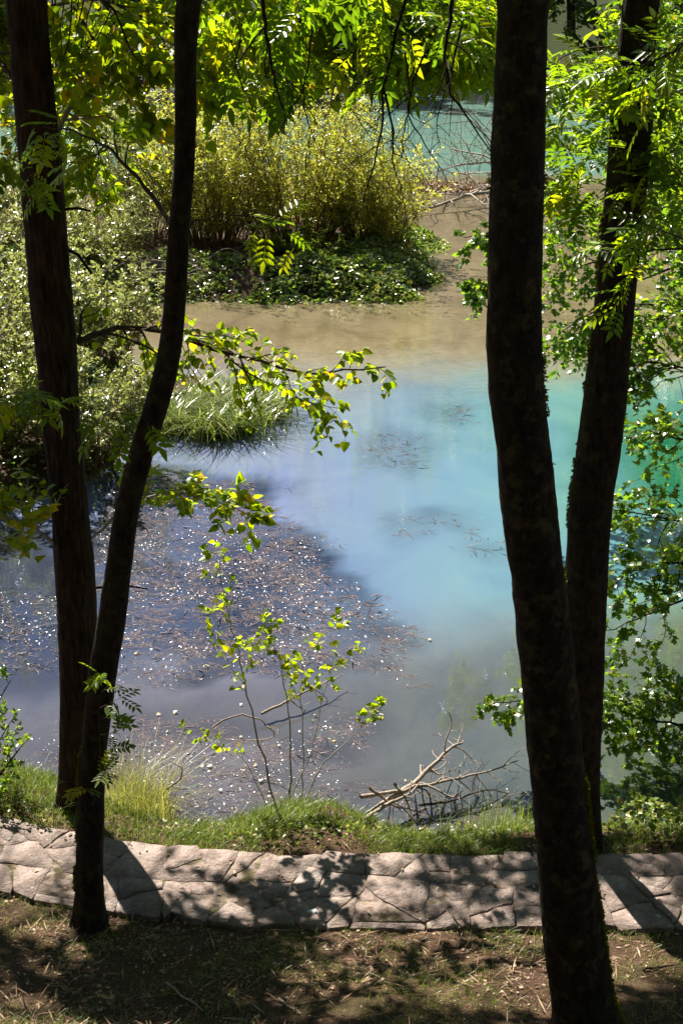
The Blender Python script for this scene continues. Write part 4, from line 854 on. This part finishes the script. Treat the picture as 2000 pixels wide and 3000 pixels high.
dead('dead_branch', 'dark drooping dead twig beyond the pile near the mossy trunk', [(960, 1850), (1040, 1840), (1120, 1810), (1190, 1830)], 10.3, .012, 721, 10, .4, Yend=10.7, group=gd, mat='bark_twig')
dead('dead_branch', 'curved bare branch arching over the water beneath the sapling', [(490, 1670), (530, 1640), (600, 1650), (640, 1690), (600, 1700), (520, 1700), (480, 1680)], 10.8, .009, 715, 5, .2, Yend=11.2)
dead('dead_branch', 'grey fallen stick slanting across the near shallows', [(600, 1640), (680, 1600), (740, 1570), (788, 1550)], 11.9, .016, 716, 5, .3, Yend=12.6)
dead('dead_branch', 'hooked dark twig standing in the grass at the water edge', [(380, 1815), (415, 1790), (420, 1765), (395, 1750)], 10.3, .012, 717, 3, .12)
dead('fallen_tree', 'bleached bare crown of a fallen tree at the sandbar behind the mossy trunk', [(1300, 430), (1180, 435), (1110, 440), (1050, 455), (990, 480), (930, 490)], 42, .09, 718, 26, 2.2, Yend=39, s0=.1, mat='bark_pale', sub=4, droop=.02, rmin=.014)
dead('fallen_tree', 'second bare whitish limb arching above the sandbar', [(1300, 420), (1200, 390), (1120, 370), (1040, 380), (980, 400)], 44, .06, 719, 26, 2.4, Yend=42, s0=.1, sub=4, droop=.1, mat='bark_pale', rmin=.012)
def sunk(label, pxs, z, r0, seed):
    t = thing('sunken_branch', label, 'branch', 'sunken branches in the shallows'); mb = MB()
    for k, px in enumerate(pxs):
        C = np.array([atz(x, y, z) for x, y in px]); u = np.linspace(0, len(C)-1, 14); P_ = np.stack([np.interp(u, range(len(C)), C[:, j]) for j in range(3)], -1); P_ = np.concatenate([P_[:1], (P_[:-2]+2*P_[1:-1]+P_[2:])/4, P_[-1:]]); tubes(mb, P_, np.linspace(r0, r0*.4, 14)*(.7 if k else 1), 6)
    mb.build('bough', 'sunken_wood', t, smooth=True)
sunk('pale forked branch lying sunken left of the dead branch pile', [[(880, 1850), (930, 1780), (960, 1720), (965, 1660), (950, 1630)], [(955, 1735), (925, 1690), (910, 1650)], [(935, 1775), (1000, 1730), (1040, 1680), (1065, 1640), (1060, 1590)]], -.06, .028, 1)
sunk('thin curved sunken branch between the saplings and twin trunks', [[(400, 1565), (420, 1610), (470, 1650)], [(420, 1575), (480, 1590), (530, 1620)]], -.05, .014, 2)
sunk('long straight sunken stick below the weed mat', [[(330, 1620), (420, 1600), (520, 1585), (600, 1600)]], -.06, .014, 3)

# pale fallen leaves on the water, each a thing of its own
g = G(801); tv, tf = LEAF['poplar']; me = [MB().add(tv, [tf[0]], rv).add(tv, [tf[1]], rv).mesh('fallen_leaf', 'fallen_pale') for rv in (.1, .5, .9)]
spots = [(470, 1745), (462, 1762), (487, 1758), (385, 1680), (590, 1755), (690, 1680), (640, 1710), (405, 1632), (397, 1353), (360, 1640), (510, 1815), (715, 1655), (725, 1640), (770, 1700), (520, 1720), (555, 1690), (600, 1790), (480, 1530), (555, 1615), (930, 1790), (870, 1640), (985, 1470), (735, 1390), (1100, 1025), (690, 1340), (560, 1580), (345, 1560), (315, 1500)]
for x, y in spots:
    p = atz(x, y, .02); o = link('fallen_leaf', me[int(g.integers(0, 3))], None, label='pale fallen poplar leaf floating on the pond', category='leaf', group='fallen leaves afloat'); s_ = g.uniform(.028, .055)
    o.scale = (s_,)*3; o.location = p; o.rotation_euler = (g.normal()*.4, g.normal()*.4, g.uniform(0, 6.28))
# litter over the slope
g = G(802); n_ = 70000; X = g.uniform(-3.9, 3.9, n_); Y = g.uniform(5.0, 10.2, n_); k = (Y < path_y(X)-.38) | ((Y > path_y(X)+.4) & (Y < shore_y(X)-.05) & (g.random(n_) < .25)); k &= g.random(n_) < np.clip(n2(X, Y, 1.6, 4)*1.3+.42, .06, 1); X, Y = X[k], Y[k]
S = np.stack([X, Y, ground_z(X, Y)+.006], -1); D = g.normal(size=(len(X), 3)); D[:, 2] *= .2; mb = MB(); h = len(X)*2//3
h2 = h*2//3; put_leaves(mb, 'straw', S[:h2], D[:h2], .11, jit=.35, g=g, var=.6); put_leaves(mb, 'willow', S[h2:h], D[h2:h], .035, jit=.6, g=g, var=.6); put_leaves(mb, 'hex', S[h:], D[h:], .024, jit=.35, g=g, var=.5)
mb.build('leaf_litter', 'litter', None, kind='stuff', label='dry straw and leaf litter strewn over the slope', category='leaf litter')
n_ = 130; X = g.uniform(-3.9, 3.9, n_); Y = path_y(X)+g.uniform(-.4, .4, n_); mb = MB(); D = g.normal(size=(n_, 3)); D[:, 2] = 0; put_leaves(mb, 'oval', np.stack([X, Y, np.full(n_, .478)], -1), D, .035, jit=.25, g=g, var=.5)
mb.build('path_litter', 'litter', None, kind='stuff', label='few dry leaf crumbs lying on the paving', category='leaf litter')
# loose sticks on the slope
for k, (a, b, lab) in enumerate((((380, 2235), (465, 2330), 'thin stick on the shaded slope under the leaning tree'), ((640, 2290), (680, 2325), 'short pale stick on the slope at the bottom of the frame'), ((1480, 2180), (1568, 2165), 'dark twig on the slope right of the mossy trunk'))):
    A, B = atz(*a, .8), atz(*b, .8); P_ = A+(B-A)*np.linspace(0, 1, 9)[:, None]; P_[:, 2] = ground_z(P_[:, 0], P_[:, 1])+.015; mb = MB(); tubes(mb, P_+G(k).normal(size=P_.shape)*.004, np.linspace(.009, .005, 9), 6); mb.build('stick', 'dead_wood' if k < 2 else 'bark_dark', None, smooth=True, label=lab, category='stick')
# crumpled wrapper at the path edge
p = atz(715, 2102, .43); g = G(9); a = np.linspace(0, 6.28, 9)[:-1]; V = [p+np.array([0, 0, .05])]
for rr, zz in ((.04, .045), (.075, .01)):
    for q_ in a: V.append(p+np.array([math.cos(q_)*rr*g.uniform(.6, 1.3), math.sin(q_)*rr*.6*g.uniform(.6, 1.2), zz*g.uniform(.3, 1.4)-.01]))
b_ = np.arange(8); c_ = (b_+1) % 8; mb = MB().add(np.array(V), np.stack([0*b_, 1+b_, 1+c_], -1)); mb.lv.append(np.stack([1+b_, 9+b_, 9+c_, 1+c_], -1).ravel()); mb.cnt.append(np.full(8, 4))
mb.build('wrapper', 'clear_wrapper', None, label='crumpled clear plastic wrapper at the near edge of the paving', category='litter')
